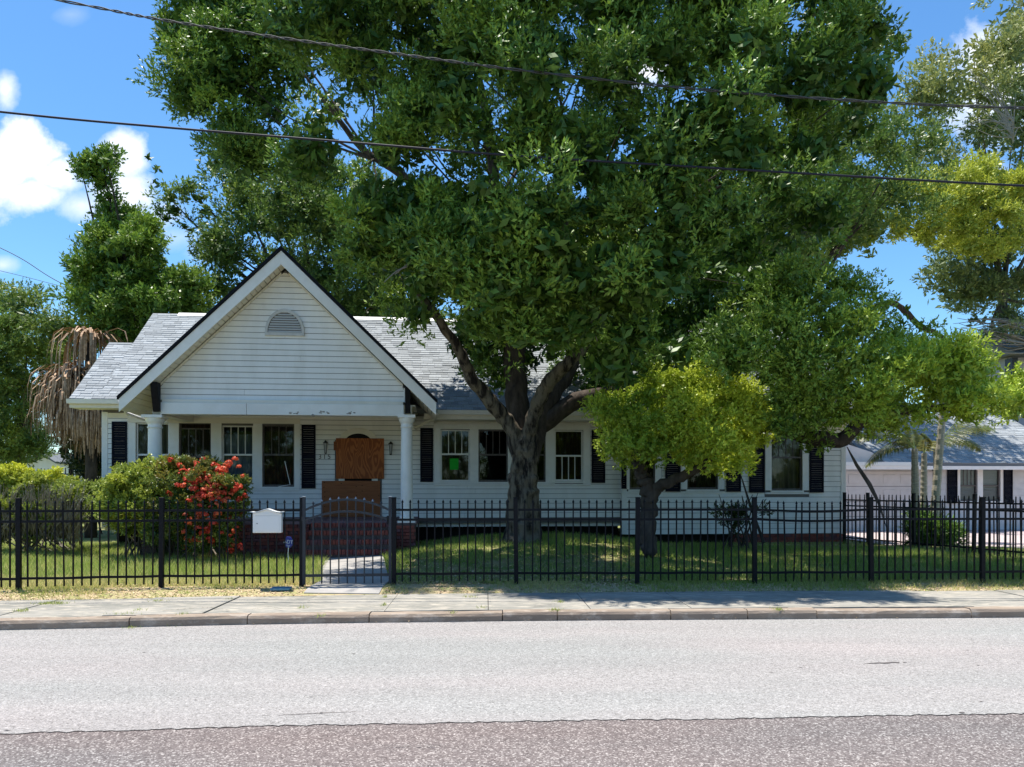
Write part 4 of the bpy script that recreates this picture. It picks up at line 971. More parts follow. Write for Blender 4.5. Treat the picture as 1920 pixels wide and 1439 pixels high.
def quadmesh(name, V, rn, tn, m, parent, kind=None, tri=False):
    k = V.shape[1]; n = len(V); me = bpy.data.meshes.new(name)
    me.vertices.add(n*k); me.vertices.foreach_set('co', V.reshape(-1).astype(np.float32)); me.loops.add(n*k); me.loops.foreach_set('vertex_index', np.arange(n*k, dtype=np.int32))
    me.polygons.add(n); me.polygons.foreach_set('loop_start', np.arange(0, n*k, k, dtype=np.int32))
    try: me.polygons.foreach_set('loop_total', np.full(n, k, dtype=np.int32))
    except Exception: pass
    me.update(calc_edges=True)
    for nm, a in (('rnd', rn), ('tint', tn)):
        at = me.attributes.new(nm, 'FLOAT', 'FACE'); at.data.foreach_set('value', a.astype(np.float32))
    me.materials.append(m); o = bpy.data.objects.new(name, me); link(o, parent)
    if kind: o['kind'] = kind
    return o
def curve(pts, rad, n=6, wig=0, rnd=None):
    """smooth a limb's control points (Catmull-Rom)"""
    P_ = [Vector(p) for p in pts]; P_ = [P_[0]*2-P_[1]] + P_ + [P_[-1]*2-P_[-2]]; o = []; ro = []
    for i in range(1, len(P_)-2):
        for k in range(n):
            t = k/n; a, b, c, d = P_[i-1:i+3]
            q = .5*((2*b) + (c-a)*t + (2*a-5*b+4*c-d)*t*t + (3*b-a-3*c+d)*t**3)
            if wig and rnd: q = q + Vector((rnd.uniform(-wig, wig), rnd.uniform(-wig, wig), rnd.uniform(-wig, wig)))
            o.append(q); ro.append(rad[i-1] + (rad[i]-rad[i-1])*t)
    o.append(P_[-2]); ro.append(rad[-1]); return o, ro
def limbs(name, specs, m, parent, seg=9, seed=3, wob=.08, fuse=0):
    rnd = random.Random(seed); b = MB()
    for pts, rad in specs:
        p_, r_ = curve(pts, rad, 5, min(rad)*.5, rnd); b.tube(p_, r_, seg, True, wob, rnd)
    o = b.build(name, m, parent, smooth=True)
    if fuse: md = o.modifiers.new('fuse', 'REMESH'); md.mode = 'VOXEL'; md.voxel_size = fuse; md.use_smooth_shade = True; ms = o.modifiers.new('soft', 'SMOOTH'); ms.iterations = 4; ms.factor = .5
    return o
def branches_to(root, lobes, n, r0, rnd, bend=.8):
    """boughs from the root point out to some of the crown's lobes"""
    out = []
    for l in rnd.sample(lobes, min(n, len(lobes))):
        c = Vector(l[:3]); mid = root.lerp(c, .5) + Vector((rnd.uniform(-.4, .4), rnd.uniform(-.4, .4), -bend*.4 + rnd.uniform(-.3, .4)))
        rr = r0*rnd.uniform(.5, 1); out.append(([root, root.lerp(mid, .5), mid, mid.lerp(c, .6), c], [rr, rr*.75, rr*.5, rr*.3, rr*.1]))
    return out

# ------------------------------------------------------------ the big laurel oak in front of the house
TY = 16.6
rnd = random.Random(5)
tree = empty('oak_tree', (P(975, 1000, TY).x, TY, float(gz(.2, TY))), 0, label='huge spreading dark green tree with a forked trunk in front of the house', cat='tree')
tl = tree.location
def rel(p): return Vector(p) - tl
def T(u, v, dY=0): return rel(P(u, v, TY + dY))
b0 = T(978, 1012)
limbs('trunk', [([T(977, 1040), T(978, 1018), T(979, 990), T(980, 950), T(981, 915), T(983, 880), T(985, 845), T(984, 806)], [.50, .41, .345, .31, .29, .265, .23, .2]),
                ([T(955, 1032, -.15), T(961, 990, -.1), T(966, 930, -.12), T(970, 880, -.12), T(970, 835, -.1), T(955, 795, -.1), T(925, 760, -.3), T(893, 722, -.5), T(872, 685, -.7), T(845, 630, -1), T(800, 570, -1.2), T(765, 535, -1.5)], [.20, .16, .145, .14, .155, .165, .165, .14, .125, .10, .085, .06]),
                ([T(1006, 1034, -.1), T(1001, 990, -.05), T(998, 930, -.12), T(997, 880, -.12), T(993, 835, -.1), T(998, 795, -.15), T(1014, 745, -.3), T(1040, 705, -.4), T(1072, 672, -.5), T(1095, 640, -.5), T(1088, 595, -.6), T(1075, 545, -.8)], [.18, .15, .135, .13, .145, .155, .165, .15, .135, .115, .10, .08]),
                ([T(985, 1036, -.3), T(982, 985, -.28), T(984, 930, -.24), T(985, 880, -.16)], [.14, .10, .09, .05])], M['bark_pale'], tree, 14, 4, .04, .028)
limbs('limb', [([T(992, 870, .15), T(1010, 800, .4), T(1038, 735, .6), T(1062, 700, .8), T(1110, 600, 1), T(1175, 430, 1), T(1230, 300, .6), T(1270, 100, .3)], [.22, .21, .20, .19, .17, .13, .10, .05]),
    ([T(978, 850, .2), T(968, 760, .5), T(964, 660, .7), T(950, 520, .9), T(930, 380, 1), T(915, 240, .9), T(890, 100, .6)], [.27, .27, .25, .19, .15, .11, .06]),
    ([T(958, 640, .7), T(880, 480, 1), T(780, 350, 1.2), T(680, 280, 1.4), T(610, 190, 1.3), T(560, 130, 1.2)], [.17, .14, .11, .08, .06, .03]),
    ([T(1050, 500, .9), T(1064, 400, .8), T(1058, 300, .5), T(1050, 180, 0)], [.12, .10, .08, .04])], M['bark_dark'], tree, 12, 7, .05, .035)
lowlimb = [T(1010, 800, .5), T(1100, 745, .3), T(1240, 745, -.6), T(1360, 782, -1.2), T(1450, 800, -1.6), T(1530, 822, -2), T(1578, 824, -2.1), T(1604, 800, -2.15), T(1650, 775, -2.3), T(1720, 765, -2.5), T(1812, 768, -2.7)]
limbs('limb', [(lowlimb, [.20, .18, .165, .15, .14, .145, .14, .12, .105, .085, .06]), ([lowlimb[7], T(1640, 720, -2), T(1720, 700, -2), T(1800, 650, -2.2)], [.07, .06, .04, .02]), ([lowlimb[4], T(1470, 760, -1.4), T(1500, 690, -1), T(1560, 600, -.6)], [.07, .06, .05, .02])], M['bark_dark'], tree, 10, 9)
poly = [(262, 95), (300, 55), (335, -10), (330, -230), (1640, -230), (1650, -10), (1695, 60), (1690, 150), (1665, 215), (1640, 300), (1600, 340), (1600, 400), (1560, 440), (1490, 480), (1460, 560), (1470, 700), (1400, 740), (1300, 720), (1210, 700), (1150, 790), (1085, 760), (1060, 700), (1020, 640), (985, 670), (930, 640), (905, 720), (850, 700), (800, 655), (760, 610), (715, 580), (660, 530), (640, 440), (600, 380), (520, 400), (450, 350), (400, 300), (345, 255), (310, 190), (270, 190)]
holes_ = [(588, 110, 13), (600, 175, 12), (658, 205, 14), (735, 190, 6), (795, 88, 7), (832, 262, 20), (838, 305, 9), (945, 205, 20), (900, 150, 10), (1105, 190, 14), (1130, 175, 9), (1207, 140, 13), (1270, 190, 9), (1005, 320, 9), (1525, 238, 17), (1575, 262, 8), (1640, 205, 9), (1245, 215, 9), (860, 360, 5), (1455, 235, 8), (700, 330, 12), (655, 300, 12)]
lb = lobes_from(poly, 78, 66, TY, 4.3, rnd, holes_, ((1, 1.5), (.3, .9), (-.8, .6)), 230, 0, .7)
def lit(l, cx, cy, cz, rx, ry):
    t = (l[2]-cz)/sd.z; return ((l[0]-sd.x*t-cx)/rx)**2 + ((l[1]-sd.y*t-cy)/ry)**2 < 1 and l[2] > cz + .6
def push(l, k):   # the same bough farther back, clear of the sun's way
    c = Vector((0, 0, EYE)); p = c + (Vector(l[:3]) - c)*k; return (p.x, p.y, p.z, l[3]*k, l[4]*k, l[5]*k, l[6], l[7])
lb = [push(l, 1.30) if lit(l, 3.5, 14.9, 3.3, 2.5, 2.0) else l for l in lb]
lb = [l for l in lb if not (l[1] > TY + 1.5 and l[2] < 6.4 and abs(l[0] + 4) < 6)]
# dense small boughs hanging in front over the trunk fork
front = lobes_from([(660, 380), (780, 350), (900, 400), (1060, 400), (1180, 440), (1250, 520), (1130, 600), (1095, 560), (1075, 680), (1010, 650), (960, 690), (880, 620), (860, 560), (760, 520), (700, 520)], 58, 44, TY-1.6, 2.6, rnd, [(785, 540, 14)], ((1, 1.6), (.3, 1.0)), 120, .08, .5)
front += lobes_from([(830, 600), (960, 590), (1100, 590), (1250, 560), (1310, 690), (1250, 740), (1150, 770), (1100, 730), (1085, 670), (1010, 690), (985, 740), (945, 735), (895, 690), (850, 660), (810, 620)], 46, 36, TY+1.3, .7, rnd, (), ((1, 1.1), (-1, 1.0)), 60, 0, .5)
# boughs above the frame that shade the sidewalk
top = [(x, y, z, 1.0, 1.0, .8, 1, 0) for (x, y, z) in ((-1.2, 8.9, 9.4), (.2, 8.6, 9.3), (1.6, 8.9, 9.3), (2.7, 8.9, 9.5), (-2.2, 9.9, 9.6), (-.8, 10.2, 9.6), (.7, 10.2, 9.9), (2.2, 10.2, 9.9), (3.4, 10.2, 9.8), (4.3, 11.2, 9.8))]
off = lambda ls: [(l[0]-tl.x, l[1]-tl.y, l[2]-tl.z, *l[3:]) for l in ls]
def land(l, z=0.0):
    t = (l[2]-z)/sd.z; return l[0]-sd.x*t, l[1]-sd.y*t
def clear(ls):
    out = []
    for l in ls:
        for q in range(12):
            x, y = land(l)
            if (x < -2.6 - .12*max(0, y-13) and 8.5 < y < 17.2) or y < (12.0 if x < .3 else 11.0 if x < 1.6 else 10.7) or (y < 12.2 and x > 5.3): l = push(l, 1.07)
            else: break
        out.append(l)
    return out
front = [push(l, 1.16) if lit(l, 3.7, 14.9, 3.3, 2.2, 1.8) else l for l in front]
allb = off(clear(lb) + clear(front))
limbs('bough', branches_to(T(1000, 520, .8), allb, 9, .06, rnd) + branches_to(T(930, 380, .9), allb, 10, .05, rnd) + branches_to(T(1190, 430, .8), allb, 10, .05, rnd) + branches_to(T(700, 300, 1.3), [l for l in allb if l[0] < -2], 8, .04, rnd), M['bark_dark'], tree, 6, 10)
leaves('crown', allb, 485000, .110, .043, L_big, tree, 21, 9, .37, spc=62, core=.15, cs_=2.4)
def tn(u, v): return float(np.clip((u - 1440)/320, 0, 1))**1.0*.95
poly2 = [(1400, 560), (1470, 480), (1560, 505), (1625, 560), (1700, 650), (1745, 628), (1800, 640), (1860, 670), (1915, 690), (1960, 720), (1950, 790), (1880, 790), (1840, 815), (1790, 790), (1720, 805), (1640, 835), (1560, 800), (1500, 850), (1440, 800), (1420, 720)]
lb2 = off(lobes_from(poly2, 46, 38, TY-2, 1.7, rnd, [(1612, 655, 5)], ((1, 1.2), (0, .8), (-1, .6)), 110, tn, .5))
lb2 += off(lobes_from([(1600, 560), (1640, 545), (1690, 560), (1740, 590), (1790, 630), (1700, 650), (1640, 600)], 30, 18, TY-2, .5, rnd, (), ((0, .5),), 50, .5, .3))
lb2 += off(lobes_from([(1425, 800), (1520, 840), (1560, 838), (1500, 860), (1440, 850)], 24, 20, TY-2, .4, rnd, (), ((0, .6),), 50, .2, .2))
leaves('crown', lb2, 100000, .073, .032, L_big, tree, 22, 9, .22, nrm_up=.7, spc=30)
# a few bare twigs
tw = []
for (a, b_) in (((765, 500), (720, 530)), ((800, 480), (740, 515)), ((1090, 560), (1120, 640)), ((1040, 560), (1060, 520))): 
    pa_, pb_ = T(*a, -3.2), T(*b_, -3.4); tw.append(([pa_, pa_.lerp(pb_, .5)+Vector((0, 0, .05)), pb_], [.016, .012, .006]))
tag(limbs('bare_twig', tw, M['twig'], tree, 5, 12), kind='stuff')

# ------------------------------------------------------------ small yellow-green tree
SY = 14.9
t2 = empty('crape_tree', (P(1213, 1000, SY).x, SY, float(gz(2.6, SY))), 0, label='small crooked tree with yellow green leaves right of the big trunk', cat='tree'); tl = t2.location.copy()
def T(u, v, dY=0): return rel(P(u, v, SY + dY))
limbs('trunk', [([T(1213, 1034), T(1213, 1000), T(1216, 960), T(1218, 930), T(1212, 905), T(1203, 885), T(1195, 860), T(1180, 820)], [.20, .172, .16, .155, .145, .125, .105, .08]),
                ([T(1216, 945), T(1232, 915, -.1), T(1262, 902, -.2), T(1300, 885, -.3), T(1330, 860, -.4), T(1350, 820, -.4)], [.115, .115, .10, .085, .07, .045]),
                ([T(1198, 870), T(1230, 830), T(1270, 790), T(1320, 750)], [.08, .06, .05, .03])], M['bark_dark'], t2, 12, 14, .1)
sun_tint = lambda u, v: .15 + float(np.clip(.32 + (u-1240)/300 - (v-780)/900*0, .15, .85)) if u > 1230 else (.40 if u < 1180 and v > 740 else .12)  # sunlight on the right half put into the leaf colour as yellow
p3 = [(1105, 765), (1130, 735), (1165, 715), (1205, 690), (1260, 685), (1310, 700), (1360, 715), (1400, 712), (1440, 735), (1452, 770), (1430, 820), (1416, 865), (1390, 885), (1345, 885), (1320, 905), (1280, 890), (1255, 870), (1230, 885), (1190, 878), (1150, 872), (1118, 830)]
l3 = off(lobes_from(p3, 36, 31, SY, 1.3, rnd, [(1236, 800, 9), (1210, 720, 7)], ((1, 1.3), (0, .8), (-1, .6)), 80, sun_tint, .6))
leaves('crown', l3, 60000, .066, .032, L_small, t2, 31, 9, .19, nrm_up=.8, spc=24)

# ------------------------------------------------------------ shrubs in the yard
def shrub(name, label, poly, Y, D, n, ll, lw, m, step=28, r=24, tint=0, seed=1, stems=8, barkm='bark', clump=.10, extra=None, cat='shrub', base=None, per=9, core=.12):
    us = [p[0] for p in poly]; vb_ = max(p[1] for p in poly); uc = sum(us)/len(us)
    x = P(uc, vb_, Y).x; e = empty(name, (x, Y, float(gz(x, Y))), 0, label=label, cat=cat); o = e.location.copy(); r_ = random.Random(seed)
    ls = [(l[0]-o.x, l[1]-o.y, l[2]-o.z, *l[3:]) for l in lobes_from(poly, step*.72, r*.62, Y, D, r_, (), ((1, 1.3), (.2, .8), (-.8, .6)), 70, tint, .8)]
    sp = []
    for k in range(stems):
        l = r_.choice(ls); a = Vector((r_.uniform(-.3, .3)*(max(us)-min(us))/F*Y, r_.uniform(-.3, .3)*D, -.05)); c = Vector(l[:3]); sp.append(([a, a.lerp(c, .5)+Vector((0, 0, .1)), c], [.022, .016, .006]))
    limbs('stem', sp, M[barkm], e, 6, seed)
    leaves('foliage', ls, n, ll, lw, m, e, seed, per, clump*.8, core=core); return e, ls
hb_, hl = shrub('clipped_hedge', 'low clipped hedge at left, yellow green on top with bare grey twigs on its face', [(-60, 886), (0, 876), (60, 874), (125, 880), (176, 902), (184, 940), (164, 985), (136, 1012), (60, 1020), (-60, 1020)], 17.6, 1.0, 54000, .058, .031, L_bush, tint=lambda u, v: float(np.clip((918-v)/30, 0, .95)), seed=41, stems=26, barkm='twig')
r_ = random.Random(9); tw = []
for k in range(420):
    u = r_.uniform(-20, 150); a = rel(P(0, 0, 1)) if False else None
    p0 = P(u + r_.uniform(-8, 8), 1010 + r_.uniform(-20, 14), 16.9 + r_.uniform(-.2, .3)) - hb_.location; p1 = P(u + r_.uniform(-30, 34), r_.uniform(905, 985), 16.32 + r_.uniform(-.12, .15)) - hb_.location
    tw.append(([p0, p0.lerp(p1, .5) + Vector((r_.uniform(-.1, .1), -.05, 0)), p1], [.009, .007, .004]))
limbs('twig', tw, M['twig'], hb_, 4, 17)
def tix(u, v): return float(np.clip((u-290)/60, 0, .8)*np.clip((930-v)/40, 0, 1))
ib, il = shrub('flowering_shrub', 'rounded shrub with bright red blooms and yellow green leaves left of the mailbox', [(285, 880), (330, 858), (385, 854), (428, 864), (466, 896), (470, 935), (458, 985), (448, 1030), (370, 1044), (290, 1040), (262, 985), (268, 930)], 15.6, 1.0, 40000, .055, .028, L_ix, tint=lambda u, v: .22*float(np.clip((920-v)/50, 0, 1))*(u < 400), seed=43, stems=12)
hb2, _ = shrub('green_shrub', 'broad light green shrub between the clipped hedge and the red flowering shrub', [(168, 935), (180, 900), (205, 878), (245, 860), (300, 860), (345, 875), (365, 930), (345, 990), (290, 1026), (225, 1006), (180, 975)], 16.0, 1.0, 52000, .058, .031, L_bush, tint=.15, seed=44, stems=14)
# red flower heads: balls of small petals, each head one part
fr2 = random.Random(3); fl_me = []
for q in range(4):
    r = np.random.default_rng(q); n = 46; d = r.normal(size=(n, 3)); d[:, 2] = np.abs(d[:, 2])*.8; d /= np.linalg.norm(d, axis=1)[:, None]
    s_ = np.cross(d, r.normal(size=(n, 3))); s_ /= np.linalg.norm(s_, axis=1)[:, None]; n_ = np.cross(d, s_); c = d*.052; w = .017
    V = np.stack([c - s_*w, c - n_*w, c + s_*w, c + n_*w], 1) + d[:, None, :]*r.uniform(-.01, .01, (n, 1, 1))
    fl_me.append(quadmesh('bloom', V, r.uniform(0, 1, n), r.uniform(0, .6, n)*(q % 2), L_flower, ib).data)
    if q == 0: keep = bpy.data.objects['bloom']
for o in [o for o in bpy.data.objects if o.name.startswith('bloom')]: bpy.data.objects.remove(o)
spots = [(575, 0)] and []
for k in range(215):
    if k < 165: u, v = fr2.gauss(394, 42), fr2.gauss(903, 27)
    else: u, v = fr2.uniform(330, 455), fr2.uniform(960, 1035)
    if not (305 < u < 462 and 862 < v < 1037): continue
    if u < 345 and v > 930: continue
    if u < 340 and v > 890 and fr2.random() < .8: continue
    t = min(1, edist((u, v), [(300, 890), (330, 868), (380, 862), (420, 872), (455, 900), (462, 935), (450, 985), (440, 1025), (370, 1040), (300, 1035)])/70)
    Y = 15.6 - 1.12*math.sqrt(max(0, 1-(1-t)**2)) - fr2.uniform(0, .1)
    o = bpy.data.objects.new('bloom', fl_me[k % 4]); p_ = P(u, v, Y) - ib.location; o.location = p_; s_ = fr2.uniform(.7, 1.35); o.scale = (s_, s_, s_); o.rotation_euler = (fr2.uniform(.1, 1.1), fr2.uniform(-.4, .4), fr2.uniform(0, 6)); link(o, ib)
# thin leafy young shrub and leaning pole near the wing
ys_, _ = shrub('young_shrub', 'thin sparse dark shrub in front of the right wing behind the fence', [(1330, 940), (1350, 915), (1375, 930), (1400, 905), (1430, 915), (1450, 950), (1440, 975), (1410, 985), (1380, 1010), (1340, 1000), (1330, 965)], 17.6, .35, 1500, .09, .034, L_dark, step=24, r=16, seed=47, stems=14, barkm='bark_dark', clump=.14, core=0)
o = MB().tube([P(1388, 888, 18.9), P(1404, 940, 18.5), P(1432, 1018, 18.0)], [.012, .03, .035], 7).build('leaning_pole', M['bark_dark']); tag(o, 'dark thin pole leaning beside the young shrub against the right wing', 'pole')
hs = MB(); hp_ = [P(1588, 838, 14.3), P(1606, 872, 14.25), P(1630, 908, 14.2), P(1648, 944, 14.2), P(1662, 990, 14.2)]; wd_ = [.01, .035, .045, .03, .005]
for i in range(4):
    a, c = hp_[i], hp_[i+1]; hs.prism([(0, 0), (0, 0), (0, 0)], 'x', 0, 0) if False else None
    n0 = len(hs.v)
    for (q, w) in ((a, wd_[i]), (c, wd_[i+1])): hs.v += [tuple(q+Vector((-w*.9, 0, -w*.3))), tuple(q+Vector((0, -.012, 0))), tuple(q+Vector((w*.9, 0, w*.3))), tuple(q+Vector((0, .012, 0)))]
    for k in range(4): k2 = (k+1) % 4; hs.f.append((n0+k, n0+k2, n0+4+k2, n0+4+k))
o = hs.build('hanging_frond', M['bark_dark']); tag(o, 'long dark dead strip hanging from the low limb past the garage door', 'dead frond')

# ------------------------------------------------------------ trees behind and beside
def bigtree(name, label, poly, Y, D, n, ll, lw, m, step=60, r=50, tint=0, seed=1, trunk=None, holes=(), bark='bark_dark', clump=.3, tr=.3, layers=((1, 1.3), (0, .8), (-1, .6)), nb=22, inset=.55, R=150, groupname='trees beyond the house', extra=()):
    u0, v0 = trunk; x = P(u0, v0, Y).x; e = empty(name, (x, Y, 0), 0, label=label, cat='tree', group=groupname); r_ = random.Random(seed); o = e.location.copy()
    ls = [(l[0]-o.x, l[1]-o.y, l[2]-o.z, *l[3:]) for l in lobes_from(poly, step, r, Y, D, r_, holes, layers, R, tint, inset)]
    for (u, v, q) in extra: c = P(u, v, Y) - o; q = q/F*Y; ls.append((c.x, c.y, c.z, q, q, q*.85, 1.6, .1))
    root = P(u0, v0, Y) - o
    sp = [([Vector((0, 0, -.3)), Vector((.05, 0, root.z*.3)), Vector((-.06, .05, root.z*.7)), root], [tr*1.3, tr, tr*.85, tr*.7])]
    limbs('trunk', sp, M[bark], e, 10, seed)
    limbs('limb', branches_to(root, ls, nb, tr*.42, r_), M[bark], e, 6, seed+1)
    leaves('crown', ls, n, ll, lw, m, e, seed, 8, clump*1.25, spc=34); return e
bigtree('background_tree', 'tall dark tree rising behind the front gable', [(375, 290), (420, 275), (500, 300), (600, 300), (700, 330), (800, 420), (860, 640), (700, 660), (560, 640), (420, 600), (385, 560), (375, 490), (400, 440), (385, 400), (350, 390), (280, 330), (270, 285), (300, 300), (350, 350), (395, 345)], 27, 2.4, 70000, .15, .06, L_far, 56, 46, seed=51, trunk=(620, 620), holes=[(395, 455, 6)], clump=.32, layers=((1, 1.3), (0, .9), (-1, .6)), extra=[(278, 295, 9), (292, 318, 13), (300, 345, 16), (318, 372, 18), (340, 360, 15), (360, 350, 17), (375, 375, 20), (330, 395, 14), (345, 425, 11), (385, 400, 18), (310, 410, 10), (360, 430, 9)])
bigtree('vine_tree', 'vine covered tree with a crooked leafy top behind the left end of the roof', [(140, 480), (180, 430), (200, 400), (190, 370), (175, 345), (135, 320), (150, 295), (180, 285), (218, 292), (222, 305), (200, 330), (205, 370), (235, 388), (265, 395), (275, 425), (300, 440), (310, 480), (350, 510), (385, 530), (390, 600), (330, 660), (200, 660), (145, 640), (130, 560)], 25.5, 2.2, 64000, .14, .062, L_vine, 30, 26, seed=52, trunk=(245, 560), clump=.17, R=120, inset=.45, nb=30, tint=lambda u, v: .25 if v < 470 else .1, extra=[(152, 318, 17), (170, 305, 16), (190, 300, 16), (210, 298, 12), (175, 330, 16), (185, 350, 14), (190, 372, 12), (197, 392, 11), (192, 410, 9), (203, 340, 9), (215, 400, 14), (240, 410, 18), (262, 420, 14), (205, 368, 10), (190, 425, 10)])
bigtree('feathery_tree', 'pale feathery green tree mass at the far left edge', [(-80, 560), (-20, 545), (15, 540), (45, 535), (75, 555), (100, 560), (130, 575), (150, 640), (120, 700), (85, 770), (110, 830), (60, 870), (0, 880), (-80, 880)], 27, 2.2, 56000, .13, .046, L_far, 40, 38, seed=53, trunk=(40, 760), clump=.24, tint=.15, nb=10, tr=.16)
bigtree('background_tree', 'broad green tree showing behind the right end of the roof', [(1180, 560), (1250, 420), (1400, 300), (1560, 150), (1640, 170), (1700, 200), (1770, 260), (1760, 340), (1700, 430), (1640, 460), (1600, 480), (1500, 540), (1420, 700), (1250, 760), (1180, 700)], 29, 2.4, 52000, .16, .066, L_far, 62, 50, seed=54, trunk=(1400, 640), clump=.35, tint=.1)
gold = bigtree('gold_leaf_tree', 'yellow leaved tree whose golden boughs reach over the garage', [(1450, 480), (1500, 430), (1560, 360), (1640, 340), (1700, 320), (1780, 305), (1860, 300), (1960, 310), (1970, 430), (1900, 470), (1850, 500), (1800, 490), (1740, 465), (1680, 470), (1640, 485), (1600, 500), (1500, 540)], 33, 2.0, 56000, .15, .06, L_far, 38, 26, seed=55, trunk=(1430, 620), nb=0, bark='bark_dark', tr=.28, clump=.25, tint=lambda u, v: float(np.clip((u-1540)/160, 0, .95)), R=90)
G2 = lambda u, v, d=0: P(u, v, 33 + d) - gold.location
limbs('limb', [([G2(1430, 620), G2(1450, 540), G2(1480, 490), G2(1530, 450), G2(1570, 430), G2(1640, 425), G2(1680, 418), G2(1725, 440), G2(1780, 420)], [.30, .24, .21, .18, .15, .12, .14, .12, .05]),
               ([G2(1430, 640), G2(1600, 590, 1), G2(1665, 568), G2(1695, 582), G2(1725, 612), G2(1755, 625), G2(1785, 645)], [.2, .14, .12, .13, .12, .10, .06]), ([G2(1570, 430), G2(1610, 380), G2(1660, 350), G2(1720, 330)], [.12, .09, .06, .03])], M['bark_dark'], gold, 8, 77)
bigtree('grey_oak_tree', 'tall grey green oak at the right edge above the garage', [(1690, 160), (1725, 110), (1745, 80), (1790, 70), (1830, 30), (1860, -20), (2080, -60), (2080, 760), (1950, 700), (1890, 660), (1800, 610), (1760, 590), (1735, 540), (1730, 470), (1740, 420), (1690, 320), (1670, 230)], 38, 3.4, 68000, .20, .08, L_oak, 66, 52, seed=56, trunk=(1880, 560), clump=.36, extra=[(u, v, 26) for (u, v) in ((1770, 500), (1790, 560), (1830, 600), (1860, 640), (1900, 600), (1850, 530), (1910, 660), (1810, 520), (1880, 480), (1915, 540))], tint=lambda u, v: .25 if v < 200 else .06, holes=[(1820, 250, 5), (1790, 280, 4)], nb=16, bark='bark')
bare = bigtree('bare_branch_tree', 'pale bare twiggy branches before the grey oak at right', [(1760, 620), (1920, 600), (1960, 650), (1800, 650)], 33, .6, 900, .12, .05, L_oak, 40, 26, seed=57, trunk=(1990, 660), bark='twig', tr=.10, nb=0)
r_ = random.Random(8); tw = []
for k in range(34):
    s0 = P(1960, 640 + r_.uniform(-20, 20), 33); s1 = P(r_.uniform(1785, 1900), r_.uniform(590, 655), 33 + r_.uniform(-1, 1)); tw.append(([s0 - bare.location, s0.lerp(s1, .5) - bare.location + Vector((0, 0, r_.uniform(-.3, .5))), s1 - bare.location], [.04, .03, .01]))
for k in range(26):
    s0 = P(1900, 250 + r_.uniform(-30, 20), 33); s1 = P(r_.uniform(1780, 1920), r_.uniform(120, 260), 33); tw.append(([s0 - bare.location, s0.lerp(s1, .5) - bare.location + Vector((0, 0, r_.uniform(-.3, .5))), s1 - bare.location], [.035, .02, .008]))
tag(limbs('bare_twig', tw, M['twig'], bare, 5, 19), kind='stuff')
# understorey greens so no bare horizon shows
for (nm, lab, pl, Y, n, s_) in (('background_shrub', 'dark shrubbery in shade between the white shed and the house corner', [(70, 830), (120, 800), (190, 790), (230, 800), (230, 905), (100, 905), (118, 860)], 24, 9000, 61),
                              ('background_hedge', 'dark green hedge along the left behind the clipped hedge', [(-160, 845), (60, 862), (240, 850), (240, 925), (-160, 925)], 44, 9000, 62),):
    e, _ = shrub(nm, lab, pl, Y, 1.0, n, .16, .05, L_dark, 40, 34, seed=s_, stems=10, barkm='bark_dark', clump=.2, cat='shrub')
far = lobes_from([(-700, 800), (2700, 800), (2700, 930), (-700, 930)], 60, 60, 75, 4, random.Random(2), (), ((0, 1),), 60, .1, .2)
leaves('far_woods', far, 15000, .7, .34, L_far, None, 63, 8, .9, kind='stuff'); tag(bpy.data.objects['far_woods'], 'far line of trees beyond the houses', kind='stuff')

across = lobes_from([(0, 0), (0, 1), (1, 1)], 1, 1, 1, 1, random.Random(1)) or []
ra = random.Random(6); across = [(-46 + k*4.2 + ra.uniform(-1.5, 1.5), -27 + ra.uniform(-3, 3), ra.uniform(2.2, 5.5), ra.uniform(2.4, 3.6), 2.5, ra.uniform(2.5, 4), 1, .1) for k in range(23)] + [(-46 + k*5, -29, 1.5, 3, 2, 2, 1, .1) for k in range(19)]
leaves('trees_across_street', across, 40000, .5, .3, L_far, None, 64, 8, .9, kind='stuff'); tag(bpy.data.objects['trees_across_street'], 'line of trees across the street, behind the viewer', kind='stuff')

# ------------------------------------------------------------ dead palm with its brown skirt
dpY = 22.5; dp = empty('dead_palm', (P(170, 800, dpY).x, dpY, 0), 0, label='dead palm with a shaggy skirt of brown drooping fronds by the left roof corner', cat='palm tree')
MB().tube([(0, 0, -.1), (.02, 0, 2), (0, 0, P(170, 640, dpY).z)], [.17, .16, .14], 10).build('trunk', M['bark_dark'], dp, smooth=True)
r = np.random.default_rng(5)
def frondstrips(n, top, rx, drop, wid, seed, curl=.6):
    r = np.random.default_rng(seed); V = []; 
    for k in range(n):
        a = r.uniform(0, 2*np.pi); reach = rx*r.uniform(.3, 1.1); dz = drop*r.uniform(.35, 1.15); w = wid*r.uniform(.5, 1.2); t0 = np.array(top(r)); side = np.array([-np.sin(a), np.cos(a), 0]); prev = None
        tw_ = r.uniform(-.5, .5)
        for s_ in range(6):
            t = s_/5; h = reach*np.sin(min(1, t*1.25)*np.pi/2); z = curl*.35*np.sin(t*np.pi) - dz*max(0, t-.12)**1.25
            p = t0 + np.array([np.cos(a)*h, np.sin(a)*h, z]); ww = w*(1-t*.75)
            sd_ = side*np.cos(tw_*t) + np.array([0, 0, 1])*np.sin(tw_*t)
            cur = (p - sd_*ww, p + sd_*ww)
            if prev is not None: V.append([prev[0], prev[1], cur[1], cur[0]])
            prev = cur
    return np.array(V)
zt = P(170, 640, dpY).z
VA = frondstrips(120, lambda r: (r.uniform(-.1, .1), r.uniform(-.1, .1), zt + r.uniform(-.12, .1)), 1.0, 1.35, .05, 1, 1.3)
VB = frondstrips(1500, lambda r: (-.25 + r.uniform(-.5, .5), r.uniform(-.3, .3), zt - .9 - r.uniform(0, 1.3)), 1.0, 1.1, .045, 2, 1.0)
